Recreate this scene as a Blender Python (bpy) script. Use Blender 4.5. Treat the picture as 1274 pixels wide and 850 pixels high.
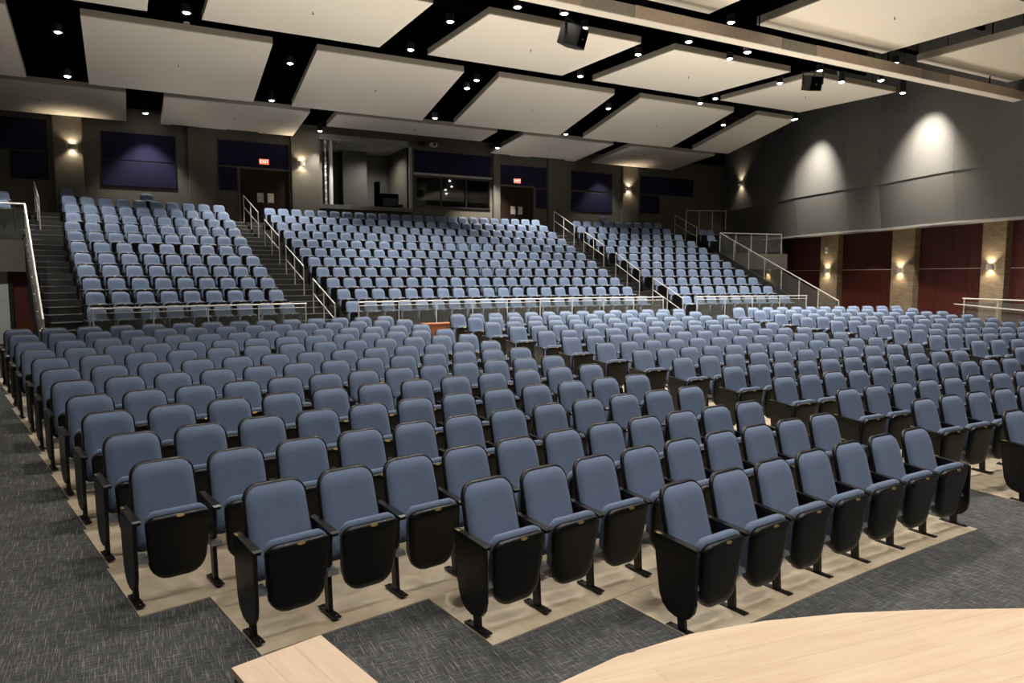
import bpy, bmesh, math, random
import numpy as np
from mathutils import Vector, Matrix

random.seed(7)
scene = bpy.context.scene
COL = scene.collection
for o in list(bpy.data.objects):
    bpy.data.objects.remove(o, do_unlink=True)

# ------------------------------------------------------------------ camera
F_PX, PITCH, PSI, CAM_H = 891.67, 0.0901, 0.4913, 2.354
cam_data = bpy.data.cameras.new('camera')
cam_data.sensor_width = 36.0
cam_data.lens = 36.0 * F_PX / 1274.0
cam_data.clip_end = 200
cam = bpy.data.objects.new('camera', cam_data)
cam.location = (0, 0, CAM_H)
cam.rotation_euler = (math.pi / 2 - PITCH, 0, -PSI)
COL.objects.link(cam)
scene.camera = cam

# ------------------------------------------------------------------ world and exposure
world = bpy.data.worlds.new('world')
scene.world = world
world.use_nodes = True
wb = world.node_tree.nodes['Background']
wb.inputs[0].default_value = (1.0, 0.96, 0.90, 1)
wb.inputs[1].default_value = 0.07
scene.view_settings.view_transform = 'Standard'
scene.view_settings.look = 'None'
scene.view_settings.gamma = 1.0
scene.view_settings.use_curve_mapping = False
scene.view_settings.exposure = 0.55

DOWN_W = 1060.0       # watts of one house downlight
WALLWASH_W = 1900.0   # watts of the two wall wash pendants
SCONCE_W = 9.0
ADDED_UPLIGHT_W = 330.0   # watts of one added floor uplight



def area_light(name, loc, target, sx, sy, watts, col=(1, 0.95, 0.88)):
    l = bpy.data.lights.new(name, 'AREA')
    l.shape = 'RECTANGLE'
    l.size, l.size_y = sx, sy
    l.energy = watts
    l.color = col
    o = bpy.data.objects.new(name, l)
    o.location = loc
    d = Vector(target) - Vector(loc)
    o.rotation_euler = d.to_track_quat('-Z', 'Y').to_euler()
    COL.objects.link(o)
    return o


# unseen area light added over the stage to brighten its floor
sb = area_light('stage_fill_light', (3.0, -0.6, 8.6), (3.0, 0.2, 0.5), 9.0, 0.6, 140.0)
sb.data.spread = math.radians(95)

# ------------------------------------------------------------------ pixel -> place helpers
_c, _s = math.cos(PITCH), math.sin(PITCH)


def ray(px, py):
    X, Yp = (px - 637.0) / F_PX, -(py - 425.0) / F_PX
    Y = Yp * _c - _s
    Z = _c + Yp * _s
    return (X * math.cos(PSI) + Z * math.sin(PSI), -X * math.sin(PSI) + Z * math.cos(PSI), Y)


def at_z(px, py, z):
    d = ray(px, py)
    t = (z - CAM_H) / d[2]
    return Vector((d[0] * t, d[1] * t, z))


def at_y(px, py, y):
    d = ray(px, py)
    t = y / d[1]
    return Vector((d[0] * t, y, CAM_H + d[2] * t))


def at_plane(px, py, p0, n):
    d = Vector(ray(px, py))
    o = Vector((0, 0, CAM_H))
    t = (Vector(p0) - o).dot(Vector(n)) / d.dot(Vector(n))
    return o + d * t


def on_arc(px, py, C, rho):
    d = ray(px, py)
    a = d[0] ** 2 + d[1] ** 2
    b = -2 * (d[0] * C[0] + d[1] * C[1])
    c = C[0] ** 2 + C[1] ** 2 - rho ** 2
    t = (-b + math.sqrt(b * b - 4 * a * c)) / (2 * a)
    return Vector((d[0] * t, d[1] * t, CAM_H + d[2] * t))


def project(p):
    x, y, z = p[0], p[1], p[2] - CAM_H
    X = x * math.cos(PSI) - y * math.sin(PSI)
    Z = x * math.sin(PSI) + y * math.cos(PSI)
    Z2 = Z * _c - z * _s
    Y2 = z * _c + Z * _s
    return 637 + F_PX * X / Z2, 425 - F_PX * Y2 / Z2, Z2


# ------------------------------------------------------------------ materials
def new_mat(name):
    m = bpy.data.materials.new(name)
    m.use_nodes = True
    nt = m.node_tree
    b = nt.nodes['Principled BSDF']
    return m, nt, b


def N(nt, typ, **kw):
    n = nt.nodes.new(typ)
    for k, v in kw.items():
        setattr(n, k, v)
    return n


def L(nt, a, b):
    nt.links.new(a, b)


def coords(nt, scale=(1, 1, 1), rot=(0, 0, 0), kind='Object'):
    tc = N(nt, 'ShaderNodeTexCoord')
    mp = N(nt, 'ShaderNodeMapping')
    mp.inputs['Scale'].default_value = scale
    mp.inputs['Rotation'].default_value = rot
    L(nt, tc.outputs[kind], mp.inputs['Vector'])
    return mp.outputs['Vector']


def noise(nt, vec, scale, detail=2.0, rough=0.5):
    n = N(nt, 'ShaderNodeTexNoise')
    n.inputs['Scale'].default_value = scale
    n.inputs['Detail'].default_value = detail
    n.inputs['Roughness'].default_value = rough
    L(nt, vec, n.inputs['Vector'])
    return n.outputs['Fac']


def ramp(nt, fac, stops):
    r = N(nt, 'ShaderNodeValToRGB')
    while len(r.color_ramp.elements) < len(stops):
        r.color_ramp.elements.new(0.5)
    for e, (p, c) in zip(r.color_ramp.elements, stops):
        e.position = p
        e.color = (*c, 1) if len(c) == 3 else c
    L(nt, fac, r.inputs['Fac'])
    return r.outputs['Color']


def mixc(nt, fac, a, b, mode='MIX'):
    m = N(nt, 'ShaderNodeMix', data_type='RGBA', blend_type=mode)
    if isinstance(fac, (int, float)):
        m.inputs[0].default_value = fac
    else:
        L(nt, fac, m.inputs[0])
    for i, v in ((6, a), (7, b)):
        if isinstance(v, tuple):
            m.inputs[i].default_value = (*v, 1)
        else:
            L(nt, v, m.inputs[i])
    return m.outputs[2]


def bump(nt, b, h, strength, dist=0.01):
    bp = N(nt, 'ShaderNodeBump')
    bp.inputs['Strength'].default_value = strength
    bp.inputs['Distance'].default_value = dist
    L(nt, h, bp.inputs['Height'])
    L(nt, bp.outputs['Normal'], b.inputs['Normal'])


def mat(name, c1, c2=None, rough=0.5, metal=0.0, scale=8.0, stretch=(1, 1, 1), bmp=0.0, spec=0.5, emit=None, es=0.0, kind='Object', detail=3.0):
    m, nt, b = new_mat(name)
    c2 = c2 or tuple(x * 0.85 for x in c1)
    v = coords(nt, stretch, kind=kind)
    f = noise(nt, v, scale, detail)
    col = ramp(nt, f, [(0.3, c1), (0.7, c2)])
    L(nt, col, b.inputs['Base Color'])
    b.inputs['Roughness'].default_value = rough
    b.inputs['Metallic'].default_value = metal
    b.inputs['Specular IOR Level'].default_value = spec
    if bmp:
        bump(nt, b, f, bmp)
    if emit:
        b.inputs['Emission Color'].default_value = (*emit, 1)
        b.inputs['Emission Strength'].default_value = es
    return m


M = {}


def build_materials():
    # seat fabric: blue-grey melange weave
    m, nt, b = new_mat('seat_fabric')
    v = coords(nt)
    f1 = noise(nt, v, 420, 2)
    f2 = noise(nt, v, 90, 3)
    c = ramp(nt, f1, [(0.3, (0.078, 0.110, 0.182)), (0.7, (0.178, 0.235, 0.352))])
    c = mixc(nt, 0.35, c, ramp(nt, f2, [(0.35, (0.088, 0.122, 0.196)), (0.65, (0.152, 0.202, 0.305))]))
    L(nt, c, b.inputs['Base Color'])
    b.inputs['Roughness'].default_value = 0.9
    b.inputs['Specular IOR Level'].default_value = 0.25
    b.inputs['Sheen Weight'].default_value = 0.12
    b.inputs['Sheen Roughness'].default_value = 0.5
    bump(nt, b, f1, 0.25, 0.002)
    M['fabric'] = m
    M['plastic'] = mat('black_seat_plastic', (0.004, 0.004, 0.0045), (0.006, 0.006, 0.0065), 0.36, scale=60, spec=0.35)
    M['steel_black'] = mat('black_painted_steel', (0.005, 0.005, 0.0055), (0.008, 0.008, 0.0085), 0.38, scale=40, spec=0.35)
    M['bracket'] = mat('grey_cast_bracket', (0.36, 0.36, 0.37), (0.26, 0.26, 0.27), 0.32, 0.6, scale=40)
    M['gold'] = mat('brass_number_plate', (0.60, 0.44, 0.16), (0.45, 0.31, 0.09), 0.35, 0.8, scale=80)
    # carpet: charcoal tile with pale dashes woven in two directions
    m, nt, b = new_mat('charcoal_carpet')
    va = coords(nt, (170, 5.5, 1), (0, 0, 0.17))
    vb = coords(nt, (6.5, 170, 1), (0, 0, 0.17))
    v = coords(nt, (1, 1, 1), (0, 0, 0.17))
    fa, fb = noise(nt, va, 1.0, 3, 0.6), noise(nt, vb, 1.0, 3, 0.6)
    fg, fh = noise(nt, v, 260, 2), noise(nt, v, 1.3, 2)
    base = ramp(nt, fg, [(0.35, (0.024, 0.025, 0.027)), (0.70, (0.110, 0.113, 0.116))])
    c = mixc(nt, ramp(nt, fa, [(0.54, (0, 0, 0)), (0.72, (0.95, 0.95, 0.95))]), base, (0.34, 0.32, 0.26))
    c = mixc(nt, ramp(nt, fb, [(0.53, (0, 0, 0)), (0.72, (0.85, 0.85, 0.85))]), c, (0.25, 0.265, 0.30))
    c = mixc(nt, 0.35, c, mixc(nt, 1.0, c, ramp(nt, fh, [(0.3, (0.5, 0.5, 0.5)), (0.7, (1, 1, 1))]), 'MULTIPLY'))
    L(nt, c, b.inputs['Base Color'])
    b.inputs['Roughness'].default_value = 0.95
    b.inputs['Specular IOR Level'].default_value = 0.15
    bump(nt, b, fg, 0.5, 0.004)
    M['carpet'] = m
    M['stair_carpet'] = mat('dark_stair_carpet', (0.018, 0.018, 0.018), (0.05, 0.05, 0.05), 0.95, scale=60, spec=0.1)
    # sealed concrete under the seats
    m, nt, b = new_mat('sealed_concrete')
    v = coords(nt)
    f1, f2, f3 = noise(nt, v, 1.6, 5, 0.6), noise(nt, v, 9, 4), noise(nt, v, 0.7, 2)
    c = ramp(nt, f1, [(0.30, (0.38, 0.305, 0.21)), (0.55, (0.54, 0.45, 0.325)), (0.75, (0.66, 0.575, 0.43))])
    c = mixc(nt, 0.3, c, ramp(nt, f2, [(0.35, (0.34, 0.26, 0.165)), (0.65, (0.66, 0.575, 0.44))]))
    L(nt, c, b.inputs['Base Color'])
    L(nt, ramp(nt, f3, [(0.3, (0.35,) * 3), (0.7, (0.6,) * 3)]), b.inputs['Roughness'])
    bump(nt, b, f2, 0.04)
    M['concrete'] = m
    # maple boards: grain along the board (object x)
    m, nt, b = new_mat('maple_board')
    v = coords(nt, (1.2, 14, 14))
    f1 = noise(nt, v, 2.0, 4, 0.6)
    oi = N(nt, 'ShaderNodeObjectInfo')
    c = ramp(nt, f1, [(0.3, (0.72, 0.53, 0.37)), (0.6, (0.79, 0.61, 0.45)), (0.8, (0.82, 0.66, 0.50))])
    c = mixc(nt, 1.0, c, ramp(nt, oi.outputs['Random'], [(0, (0.94, 0.93, 0.92)), (1, (1, 1, 1))]), 'MULTIPLY')
    kn = noise(nt, coords(nt, (2.2, 5, 1)), 1.6, 1)
    c = mixc(nt, ramp(nt, kn, [(0.80, (0, 0, 0)), (0.86, (0.6, 0.6, 0.6))]), c, (0.35, 0.2, 0.1))
    L(nt, c, b.inputs['Base Color'])
    b.inputs['Roughness'].default_value = 0.42
    M['maple'] = m
    M['maple_side'] = mat('shaded_wood_side', (0.12, 0.075, 0.045), (0.09, 0.055, 0.032), 0.55, scale=4, stretch=(1, 1, 12))  # dark wood sides, with their shade put into the colour
    M['wall'] = mat('taupe_painted_wall', (0.125, 0.115, 0.095), (0.115, 0.105, 0.088), 0.85, scale=3, bmp=0.02, spec=0.2)
    M['wall_up'] = mat('grey_acoustic_wall', (0.150, 0.145, 0.132), (0.125, 0.120, 0.110), 0.8, scale=6, stretch=(1, 1, 8), bmp=0.03, spec=0.2)
    M['trim'] = mat('light_grey_trim', (0.36, 0.35, 0.32), None, 0.5, scale=4)
    M['navy'] = mat('navy_acoustic_fabric', (0.014, 0.014, 0.036), (0.021, 0.021, 0.050), 0.95, scale=120, spec=0.1)
    M['cloud'] = mat('cream_acoustic_face', (0.80, 0.74, 0.64), (0.77, 0.71, 0.61), 0.9, scale=25, bmp=0.02, spec=0.1)
    M['cloud_edge'] = mat('taupe_panel_edge', (0.42, 0.38, 0.31), None, 0.9, scale=25, spec=0.1)
    M['beam_lit'] = mat('lit_fascia_panel', (0.60, 0.50, 0.40), None, 0.8, scale=10)
    M['beam_shaded'] = mat('shaded_fascia_panel', (0.36, 0.34, 0.29), None, 0.8, scale=10)  # shaded copy of the beam panel tone, shade put into the colour
    M['black'] = mat('matt_black_deck', (0.0012, 0.0012, 0.0014), (0.002, 0.002, 0.0022), 0.95, scale=5, spec=0.02)
    M['black_metal'] = mat('black_metal', (0.010, 0.010, 0.010), (0.016, 0.016, 0.016), 0.4, scale=20)
    M['steel'] = mat('brushed_stainless', (0.62, 0.60, 0.56), (0.52, 0.50, 0.47), 0.32, 0.45, scale=30, stretch=(1, 1, 0.1))
    M['door'] = mat('dark_brown_door', (0.020, 0.011, 0.008), (0.028, 0.016, 0.011), 0.6, scale=3, stretch=(8, 8, 0.6), spec=0.12)
    M['paper'] = mat('white_paper', (0.62, 0.58, 0.50), None, 0.8, scale=10)
    M['lens'] = mat('downlight_lens', (0.9, 0.9, 0.9), None, 0.4, emit=(1.0, 0.95, 0.88), es=45.0)
    M['sconce_lens'] = mat('sconce_lens', (0.9, 0.9, 0.9), None, 0.4, emit=(1.0, 0.86, 0.62), es=20.0)
    M['exit_red'] = mat('exit_sign_red', (0.8, 0.1, 0.08), None, 0.4, emit=(1.0, 0.10, 0.06), es=1.6)
    M['exit_text'] = mat('exit_sign_letter', (0.9, 0.8, 0.8), None, 0.4, emit=(1.0, 0.55, 0.45), es=1.6)
    M['white'] = mat('white_plastic', (0.7, 0.69, 0.66), None, 0.5, scale=10)
    M['booth_grey'] = mat('booth_grey_wall', (0.15, 0.148, 0.14), None, 0.85, scale=3)
    M['tile'] = mat('booth_ceiling_tile', (0.55, 0.55, 0.52), (0.45, 0.45, 0.43), 0.9, scale=12)
    M['grey_door'] = mat('pale_grey_door', (0.42, 0.45, 0.46), None, 0.5, scale=2)
    M['orange_wood'] = mat('orange_wood_threshold', (0.30, 0.10, 0.035), (0.22, 0.07, 0.025), 0.5, scale=6)
    # red stained wood panel with vertical figure
    m, nt, b = new_mat('red_stained_wood')
    f = noise(nt, coords(nt, (9, 9, 0.5)), 2.0, 4, 0.6)
    L(nt, ramp(nt, f, [(0.3, (0.042, 0.007, 0.004)), (0.7, (0.082, 0.015, 0.008))]), b.inputs['Base Color'])
    b.inputs['Roughness'].default_value = 0.45
    M['red'] = m
    # tan brick: running bond from the brick texture on the pillar's own axes
    m, nt, b = new_mat('tan_brick')
    tc = N(nt, 'ShaderNodeTexCoord')
    sp = N(nt, 'ShaderNodeSeparateXYZ')
    L(nt, tc.outputs['Object'], sp.inputs[0])
    ad = N(nt, 'ShaderNodeMath', operation='ADD')
    L(nt, sp.outputs[0], ad.inputs[0])
    L(nt, sp.outputs[1], ad.inputs[1])
    cb = N(nt, 'ShaderNodeCombineXYZ')
    L(nt, ad.outputs[0], cb.inputs[0])
    L(nt, sp.outputs[2], cb.inputs[1])
    br = N(nt, 'ShaderNodeTexBrick')
    br.inputs['Scale'].default_value = 1.0
    br.inputs['Brick Width'].default_value = 0.21
    br.inputs['Row Height'].default_value = 0.075
    br.inputs['Mortar Size'].default_value = 0.007
    br.inputs['Color1'].default_value = (0.26, 0.195, 0.115, 1)
    br.inputs['Color2'].default_value = (0.18, 0.13, 0.075, 1)
    br.inputs['Mortar'].default_value = (0.15, 0.12, 0.085, 1)
    L(nt, cb.outputs[0], br.inputs['Vector'])
    L(nt, br.outputs['Color'], b.inputs['Base Color'])
    b.inputs['Roughness'].default_value = 0.85
    M['brick'] = m
    # clear guard glass
    m = bpy.data.materials.new('guard_glass')
    m.use_nodes = True
    nt = m.node_tree
    nt.nodes.clear()
    out = N(nt, 'ShaderNodeOutputMaterial')
    tr, gl, df = N(nt, 'ShaderNodeBsdfTransparent'), N(nt, 'ShaderNodeBsdfGlossy'), N(nt, 'ShaderNodeBsdfDiffuse')
    tr.inputs[0].default_value = (0.80, 0.82, 0.80, 1)
    gl.inputs['Roughness'].default_value = 0.05
    v = coords(nt)
    L(nt, ramp(nt, noise(nt, v, 3, 2), [(0.3, (0.20, 0.20, 0.19)), (0.7, (0.24, 0.24, 0.23))]), df.inputs[0])
    m1, m2 = N(nt, 'ShaderNodeMixShader'), N(nt, 'ShaderNodeMixShader')
    m1.inputs[0].default_value = 0.13
    L(nt, tr.outputs[0], m1.inputs[1])
    L(nt, df.outputs[0], m1.inputs[2])
    m2.inputs[0].default_value = 0.05
    L(nt, m1.outputs[0], m2.inputs[1])
    L(nt, gl.outputs[0], m2.inputs[2])
    L(nt, m2.outputs[0], out.inputs[0])
    M['glass'] = m


build_materials()


def window_glass():
    m = bpy.data.materials.new('window_glass')
    m.use_nodes = True
    nt = m.node_tree
    nt.nodes.clear()
    out = N(nt, 'ShaderNodeOutputMaterial')
    tr, gl, mx = N(nt, 'ShaderNodeBsdfTransparent'), N(nt, 'ShaderNodeBsdfGlossy'), N(nt, 'ShaderNodeMixShader')
    v = coords(nt)
    L(nt, ramp(nt, noise(nt, v, 1.5, 2), [(0.3, (0.62, 0.64, 0.64)), (0.7, (0.68, 0.70, 0.70))]), tr.inputs[0])
    gl.inputs['Roughness'].default_value = 0.03
    mx.inputs[0].default_value = 0.07
    L(nt, tr.outputs[0], mx.inputs[1])
    L(nt, gl.outputs[0], mx.inputs[2])
    L(nt, mx.outputs[0], out.inputs[0])
    M['window_glass'] = m


window_glass()


# ------------------------------------------------------------------ mesh helpers
def mesh_from(name, verts, faces, m=None, smooth=False):
    me = bpy.data.meshes.new(name)
    me.from_pydata([tuple(v) for v in verts], [], faces)
    if m:
        me.materials.append(M[m])
    if smooth:
        me.polygons.foreach_set('use_smooth', [True] * len(me.polygons))
    me.update()
    return me


def link(name, me, parent=None, loc=None, rot=None):
    o = bpy.data.objects.new(name, me)
    COL.objects.link(o)
    if parent is not None:
        o.parent = parent
    if loc is not None:
        o.location = loc
    if rot is not None:
        o.rotation_euler = rot
    return o


def tag(o, label, cat, group=None, kind=None):
    o['label'] = label
    o['category'] = cat
    if group:
        o['group'] = group
    if kind:
        o['kind'] = kind
    return o


def struct(o, label=None, cat=None):
    o['kind'] = 'structure'
    if label:
        o['label'] = label
        o['category'] = cat
    return o


class MB:
    """collects simple solids into one mesh"""
    def __init__(self):
        self.v, self.f = [], []

    def add(self, v, f):
        n = len(self.v)
        self.v += [tuple(p) for p in v]
        self.f += [tuple(i + n for i in q) for q in f]
        return self

    def box(self, x0, x1, y0, y1, z0, z1):
        v = [(x, y, z) for z in (z0, z1) for y in (y0, y1) for x in (x0, x1)]
        return self.add(v, [(0, 2, 3, 1), (4, 5, 7, 6), (0, 1, 5, 4), (2, 6, 7, 3), (0, 4, 6, 2), (1, 3, 7, 5)])

    def frustum(self, q0, q1):
        """two quads (4 pts each, same winding) joined into a solid"""
        return self.add(list(q0) + list(q1), [(3, 2, 1, 0), (4, 5, 6, 7), (0, 1, 5, 4), (1, 2, 6, 5), (2, 3, 7, 6), (3, 0, 4, 7)])

    def prism(self, poly, z0, z1):
        n = len(poly)
        v = [(p[0], p[1], z0) for p in poly] + [(p[0], p[1], z1) for p in poly]
        f = [tuple(range(n))[::-1], tuple(range(n, 2 * n))] + [(i, (i + 1) % n, n + (i + 1) % n, n + i) for i in range(n)]
        return self.add(v, f)

    def tube(self, a, b, r, n=8):
        a, b = Vector(a), Vector(b)
        d = (b - a).normalized()
        u = d.orthogonal().normalized()
        w = d.cross(u)
        v = []
        for p in (a, b):
            for i in range(n):
                t = 2 * math.pi * i / n
                v.append(p + u * (r * math.cos(t)) + w * (r * math.sin(t)))
        f = [(i, (i + 1) % n, n + (i + 1) % n, n + i) for i in range(n)] + [tuple(range(n))[::-1], tuple(range(n, 2 * n))]
        return self.add(v, f)

    def lathe(self, prof, n=16, c=(0, 0)):
        v = []
        for r, z in prof:
            for i in range(n):
                t = 2 * math.pi * i / n
                v.append((c[0] + r * math.cos(t), c[1] + r * math.sin(t), z))
        f = []
        for k in range(len(prof) - 1):
            for i in range(n):
                j = (i + 1) % n
                f.append((k * n + i, k * n + j, (k + 1) * n + j, (k + 1) * n + i))
        f.append(tuple(range(n))[::-1])
        f.append(tuple(range((len(prof) - 1) * n, len(prof) * n)))
        return self.add(v, f)

    def mesh(self, name, m, smooth=False):
        return mesh_from(name, self.v, self.f, m, smooth)

    def build(self, name, m, parent=None, smooth=False, loc=None, rot=None):
        return link(name, self.mesh(name, m, smooth), parent, loc, rot)


def empty(name, loc=(0, 0, 0), rz=0.0):
    o = bpy.data.objects.new(name, None)
    o.empty_display_size = 0.1
    COL.objects.link(o)
    o.location = loc
    o.rotation_euler = (0, 0, rz)
    return o


# ------------------------------------------------------------------ plan of the hall
CL = (8.75, -32.0)                     # centre of the main floor rows
RHO = [48.263, 47.437, 46.259, 45.305, 44.404, 43.378, 42.452, 41.49, 40.597, 39.652, 38.741, 37.807, 37.043, 36.234]
HH = [0.533, 0.493, 0.452, 0.411, 0.370, 0.327, 0.284, 0.241, 0.200, 0.157, 0.113, 0.071, 0.034, 0.0]
TS = [-0.2187, -0.2191, -0.2201, -0.2208, -0.2205, -0.2214, -0.222, -0.2223, -0.2228, -0.2233, -0.2237, -0.2116, -0.179, -0.1488]
TL = [-0.0726, -0.0699, -0.0729, -0.0715, -0.0708, -0.0735, -0.0729, -0.0736, -0.073, -0.0723, -0.0712, -0.073, -0.067, -0.0599]
NL = [14, 14, 14, 14, 13, 13, 13, 13, 12, 12, 12, 11, 9, 7]
TM = [-0.0334, -0.0321, -0.0357, -0.034, -0.0309, -0.0332, -0.0309, -0.03, -0.0286, -0.0265, -0.0268, -0.0258, -0.0178, -0.0088]
TMR = [0.1085, 0.108, 0.108, 0.1078, 0.1075, 0.1073, 0.1096, 0.1077, 0.1077, 0.1058, 0.1047, 0.103, 0.10, 0.10]
TRL = [0.1518, 0.1541, 0.1488, 0.1492, 0.1523, 0.1488, 0.1501, 0.148, 0.1496, 0.1469, 0.146, 0.145, 0.144, 0.143]
CU = (11.6, -22.4)                     # centre of the upper tier rows
UR = [43.64 + 0.88 * k for k in range(12)]
UZ = [0.745 + 0.3405 * k for k in range(12)]   # tread height of each upper row
Y_BACK = 31.6
WA = math.radians(14.0)                # the right wall opens 14 degrees
WP = Vector((27.44, 17.92, 0))
WDIR = Vector((math.sin(WA), math.cos(WA), 0))
WN = Vector((-math.cos(WA), math.sin(WA), 0))   # into the hall


def pol(C, rho, th, z=0.0):
    return Vector((C[0] + rho * math.sin(th), C[1] + rho * math.cos(th), z))


def floor_z(x, y):
    r = math.hypot(x - CL[0], y - CL[1])
    if r <= RHO[-1]:
        return 0.0
    if r >= RHO[0]:
        return HH[0] + min(0.02, (r - RHO[0]) * 0.02)
    return float(np.interp(r, RHO[::-1], HH[::-1]))


def sector(mb, C, r0, r1, t0, t1, z_top, z_bot, n=12):
    """solid ring sector; z_top may be a function of (x, y)"""
    v, f = [], []
    zt = z_top if callable(z_top) else (lambda x, y: z_top)
    zb = z_bot if callable(z_bot) else (lambda x, y: z_bot)
    for i in range(n + 1):
        th = t0 + (t1 - t0) * i / n
        for r in (r0, r1):
            p = pol(C, r, th)
            v.append((p.x, p.y, zb(p.x, p.y)))
            v.append((p.x, p.y, zt(p.x, p.y)))
    for i in range(n):
        a, b = 4 * i, 4 * i + 4
        f += [(a + 1, b + 1, b + 3, a + 3)[::-1], (a, b, b + 1, a + 1)[::-1], (a + 2, a + 3, b + 3, b + 2)[::-1], (a, a + 2, b + 2, b)[::-1]]
    f += [(0, 1, 3, 2)[::-1], (4 * n, 4 * n + 2, 4 * n + 3, 4 * n + 1)[::-1]]
    return mb.add(v, f)


# ================================================================== SETTING
# ---- main floor: sloping carpet
def build_floor():
    v, f = [], []
    rs = [26 + 0.5 * i for i in range(21)] + list(np.arange(36.5, 56.1, 0.5))
    ts = np.linspace(-0.55, 0.62, 40)
    for r in rs:
        for t in ts:
            p = pol(CL, float(r), float(t))
            v.append((p.x, p.y, floor_z(p.x, p.y)))
    n = len(ts)
    for i in range(len(rs) - 1):
        for j in range(n - 1):
            f.append((i * n + j, (i + 1) * n + j, (i + 1) * n + j + 1, i * n + j + 1)[::-1])
    fl = link('floor', mesh_from('floor', v, f, 'carpet'))
    struct(fl, 'charcoal carpet with pale woven dashes sloping up under the seats', 'floor')
    fz = lambda x, y: floor_z(x, y) + 0.008
    fb = lambda x, y: floor_z(x, y) - 0.05
    half = 0.30
    for i in range(14):
        r0 = RHO[i] - 0.50
        r1 = (RHO[i - 1] - 0.50 if i else RHO[0] + 0.45) - 0.004
        rr = RHO[i]
        # the left block with its stepped front, the aisle beside it, then the central and far blocks
        segs = [(TS[i] - half / rr, TL[i] + half / rr), (TM[i] - half / rr, TMR[i] + half / rr), (TRL[i] - half / rr, 0.30)]
        if i < 13:
            segs.append((TL[i] + (half + 0.004) / rr, TM[i] - (half + 0.004) / rr))
        if i < 12:
            segs.append((TMR[i] + (half + 0.004) / rr, TRL[i] - (half + 0.004) / rr))
        for a, b in segs:
            mb = MB()
            sector(mb, CL, r0, r1, a, b, fz, fb, 10)
            mb.build('concrete_slab', 'concrete', fl)
    return fl


FLOOR = build_floor()

# ---- stage apron of maple boards, lower right and under the camera
STAGE_Z = 0.95


def clip_convex(poly, clip):
    out = poly
    for i in range(len(clip)):
        a, b = clip[i], clip[(i + 1) % len(clip)]
        inp, out = out, []
        if not inp:
            return []
        side = lambda p: (b[0] - a[0]) * (p[1] - a[1]) - (b[1] - a[1]) * (p[0] - a[0])
        for k in range(len(inp)):
            p, q = inp[k], inp[(k + 1) % len(inp)]
            sp, sq = side(p), side(q)
            if sp >= 0:
                out.append(p)
            if sp * sq < 0:
                t = sp / (sp - sq)
                out.append((p[0] + (q[0] - p[0]) * t, p[1] + (q[1] - p[1]) * t))
    return out


def build_stage():
    edge = [(-6.5, -3.2), (-4.0, -0.6), (-1.5, 0.95), (0.0, 1.62), (0.75, 1.88), (1.25, 2.01), (1.55, 2.06), (1.9, 2.06), (2.24, 2.0), (2.59, 1.89), (2.92, 1.75), (3.3, 1.56),
            (4.0, 1.12), (5.2, 0.2), (6.6, -1.2), (8.2, -3.2), (8.2, -7.0), (-6.5, -7.0)]
    poly = edge[::-1]  # counter-clockwise
    mb = MB()
    mb.prism(poly, 0.0, STAGE_Z - 0.022)
    st = mb.build('floor_stage', 'maple_side')
    struct(st, 'curved pale maple stage apron of narrow boards', 'stage')
    ang = math.radians(-7.5)
    u, w = (math.cos(ang), math.sin(ang)), (-math.sin(ang), math.cos(ang))
    bw = 0.125
    k = 0
    s = -8.5
    while s < 3.5:
        x = -8.0 + random.uniform(-1.5, 0)
        while x < 10.0:
            ln = random.uniform(1.4, 2.6)
            q = [(u[0] * a + w[0] * b, u[1] * a + w[1] * b) for a, b in ((x, s), (x + ln - 0.0008, s), (x + ln - 0.0008, s + bw - 0.0008), (x, s + bw - 0.0008))]
            x += ln
            if max(p[1] for p in q) < -1.0 or min(p[0] for p in q) < -3 and max(p[0] for p in q) < -2.5:
                if k % 1 == 0 and max(p[1] for p in q) < -2.0:
                    continue
            c = clip_convex(q, poly)
            if len(c) >= 3:
                ar = abs(sum(c[i][0] * c[(i + 1) % len(c)][1] - c[(i + 1) % len(c)][0] * c[i][1] for i in range(len(c)))) / 2
                if ar < 0.003:
                    continue
                # local frame: x along the board
                loc = [((p[0] * u[0] + p[1] * u[1]), (p[0] * w[0] + p[1] * w[1])) for p in c]
                pm = MB().prism(loc, STAGE_Z - 0.022, STAGE_Z)
                pm.build('plank', 'maple', st, rot=(0, 0, ang))
                k += 1
        s += bw
    # wooden block in front of the seats
    a, b = Vector((0.70, 3.13)), Vector((0.31, 3.03))
    e1 = (b - a)
    e2 = (Vector((0.81, 2.64)) - a).normalized() * 0.95
    blk = empty('wooden_block', (a.x, a.y, 0))
    tag(blk, 'square pale maple block with brown sides darkened for shade standing on carpet by the seats', 'block')
    q = [Vector((0, 0)), e2, e1 + e2, e1]
    body = MB().prism([(p.x * 0.985 + 0.004, p.y * 0.985 - 0.006) for p in q][::-1], 0.002, 0.72)
    body.build('body', 'maple_side', blk)
    # three boards glued side by side make the top
    for i in range(3):
        t0, t1 = i / 3, (i + 1) / 3 - 0.002
        pp = [e1 * t0, e1 * t0 + e2, e1 * t1 + e2, e1 * t1]
        an = math.atan2(e2.y, e2.x)
        lp = [(p.x * math.cos(an) + p.y * math.sin(an), -p.x * math.sin(an) + p.y * math.cos(an)) for p in pp]
        MB().prism(lp[::-1], 0.72, 0.75).build('top_board', 'maple', blk, rot=(0, 0, an))


build_stage()


# ---- upper tier
def tier_left(k):
    """plan angle of the left edge of tier row k (outer edge of the left stair)"""
    return th_line(k, (-1.75, 19.5), (-2.6, 25.0)) if k < 9 else math.atan2(-7.5 - CU[0], 26 - CU[1])


def tier_right(k):
    return th_line(k, (24.15, 18.5), (24.95, 25.2)) if k < 9 else math.atan2(29.5 - CU[0], 26 - CU[1])


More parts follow.
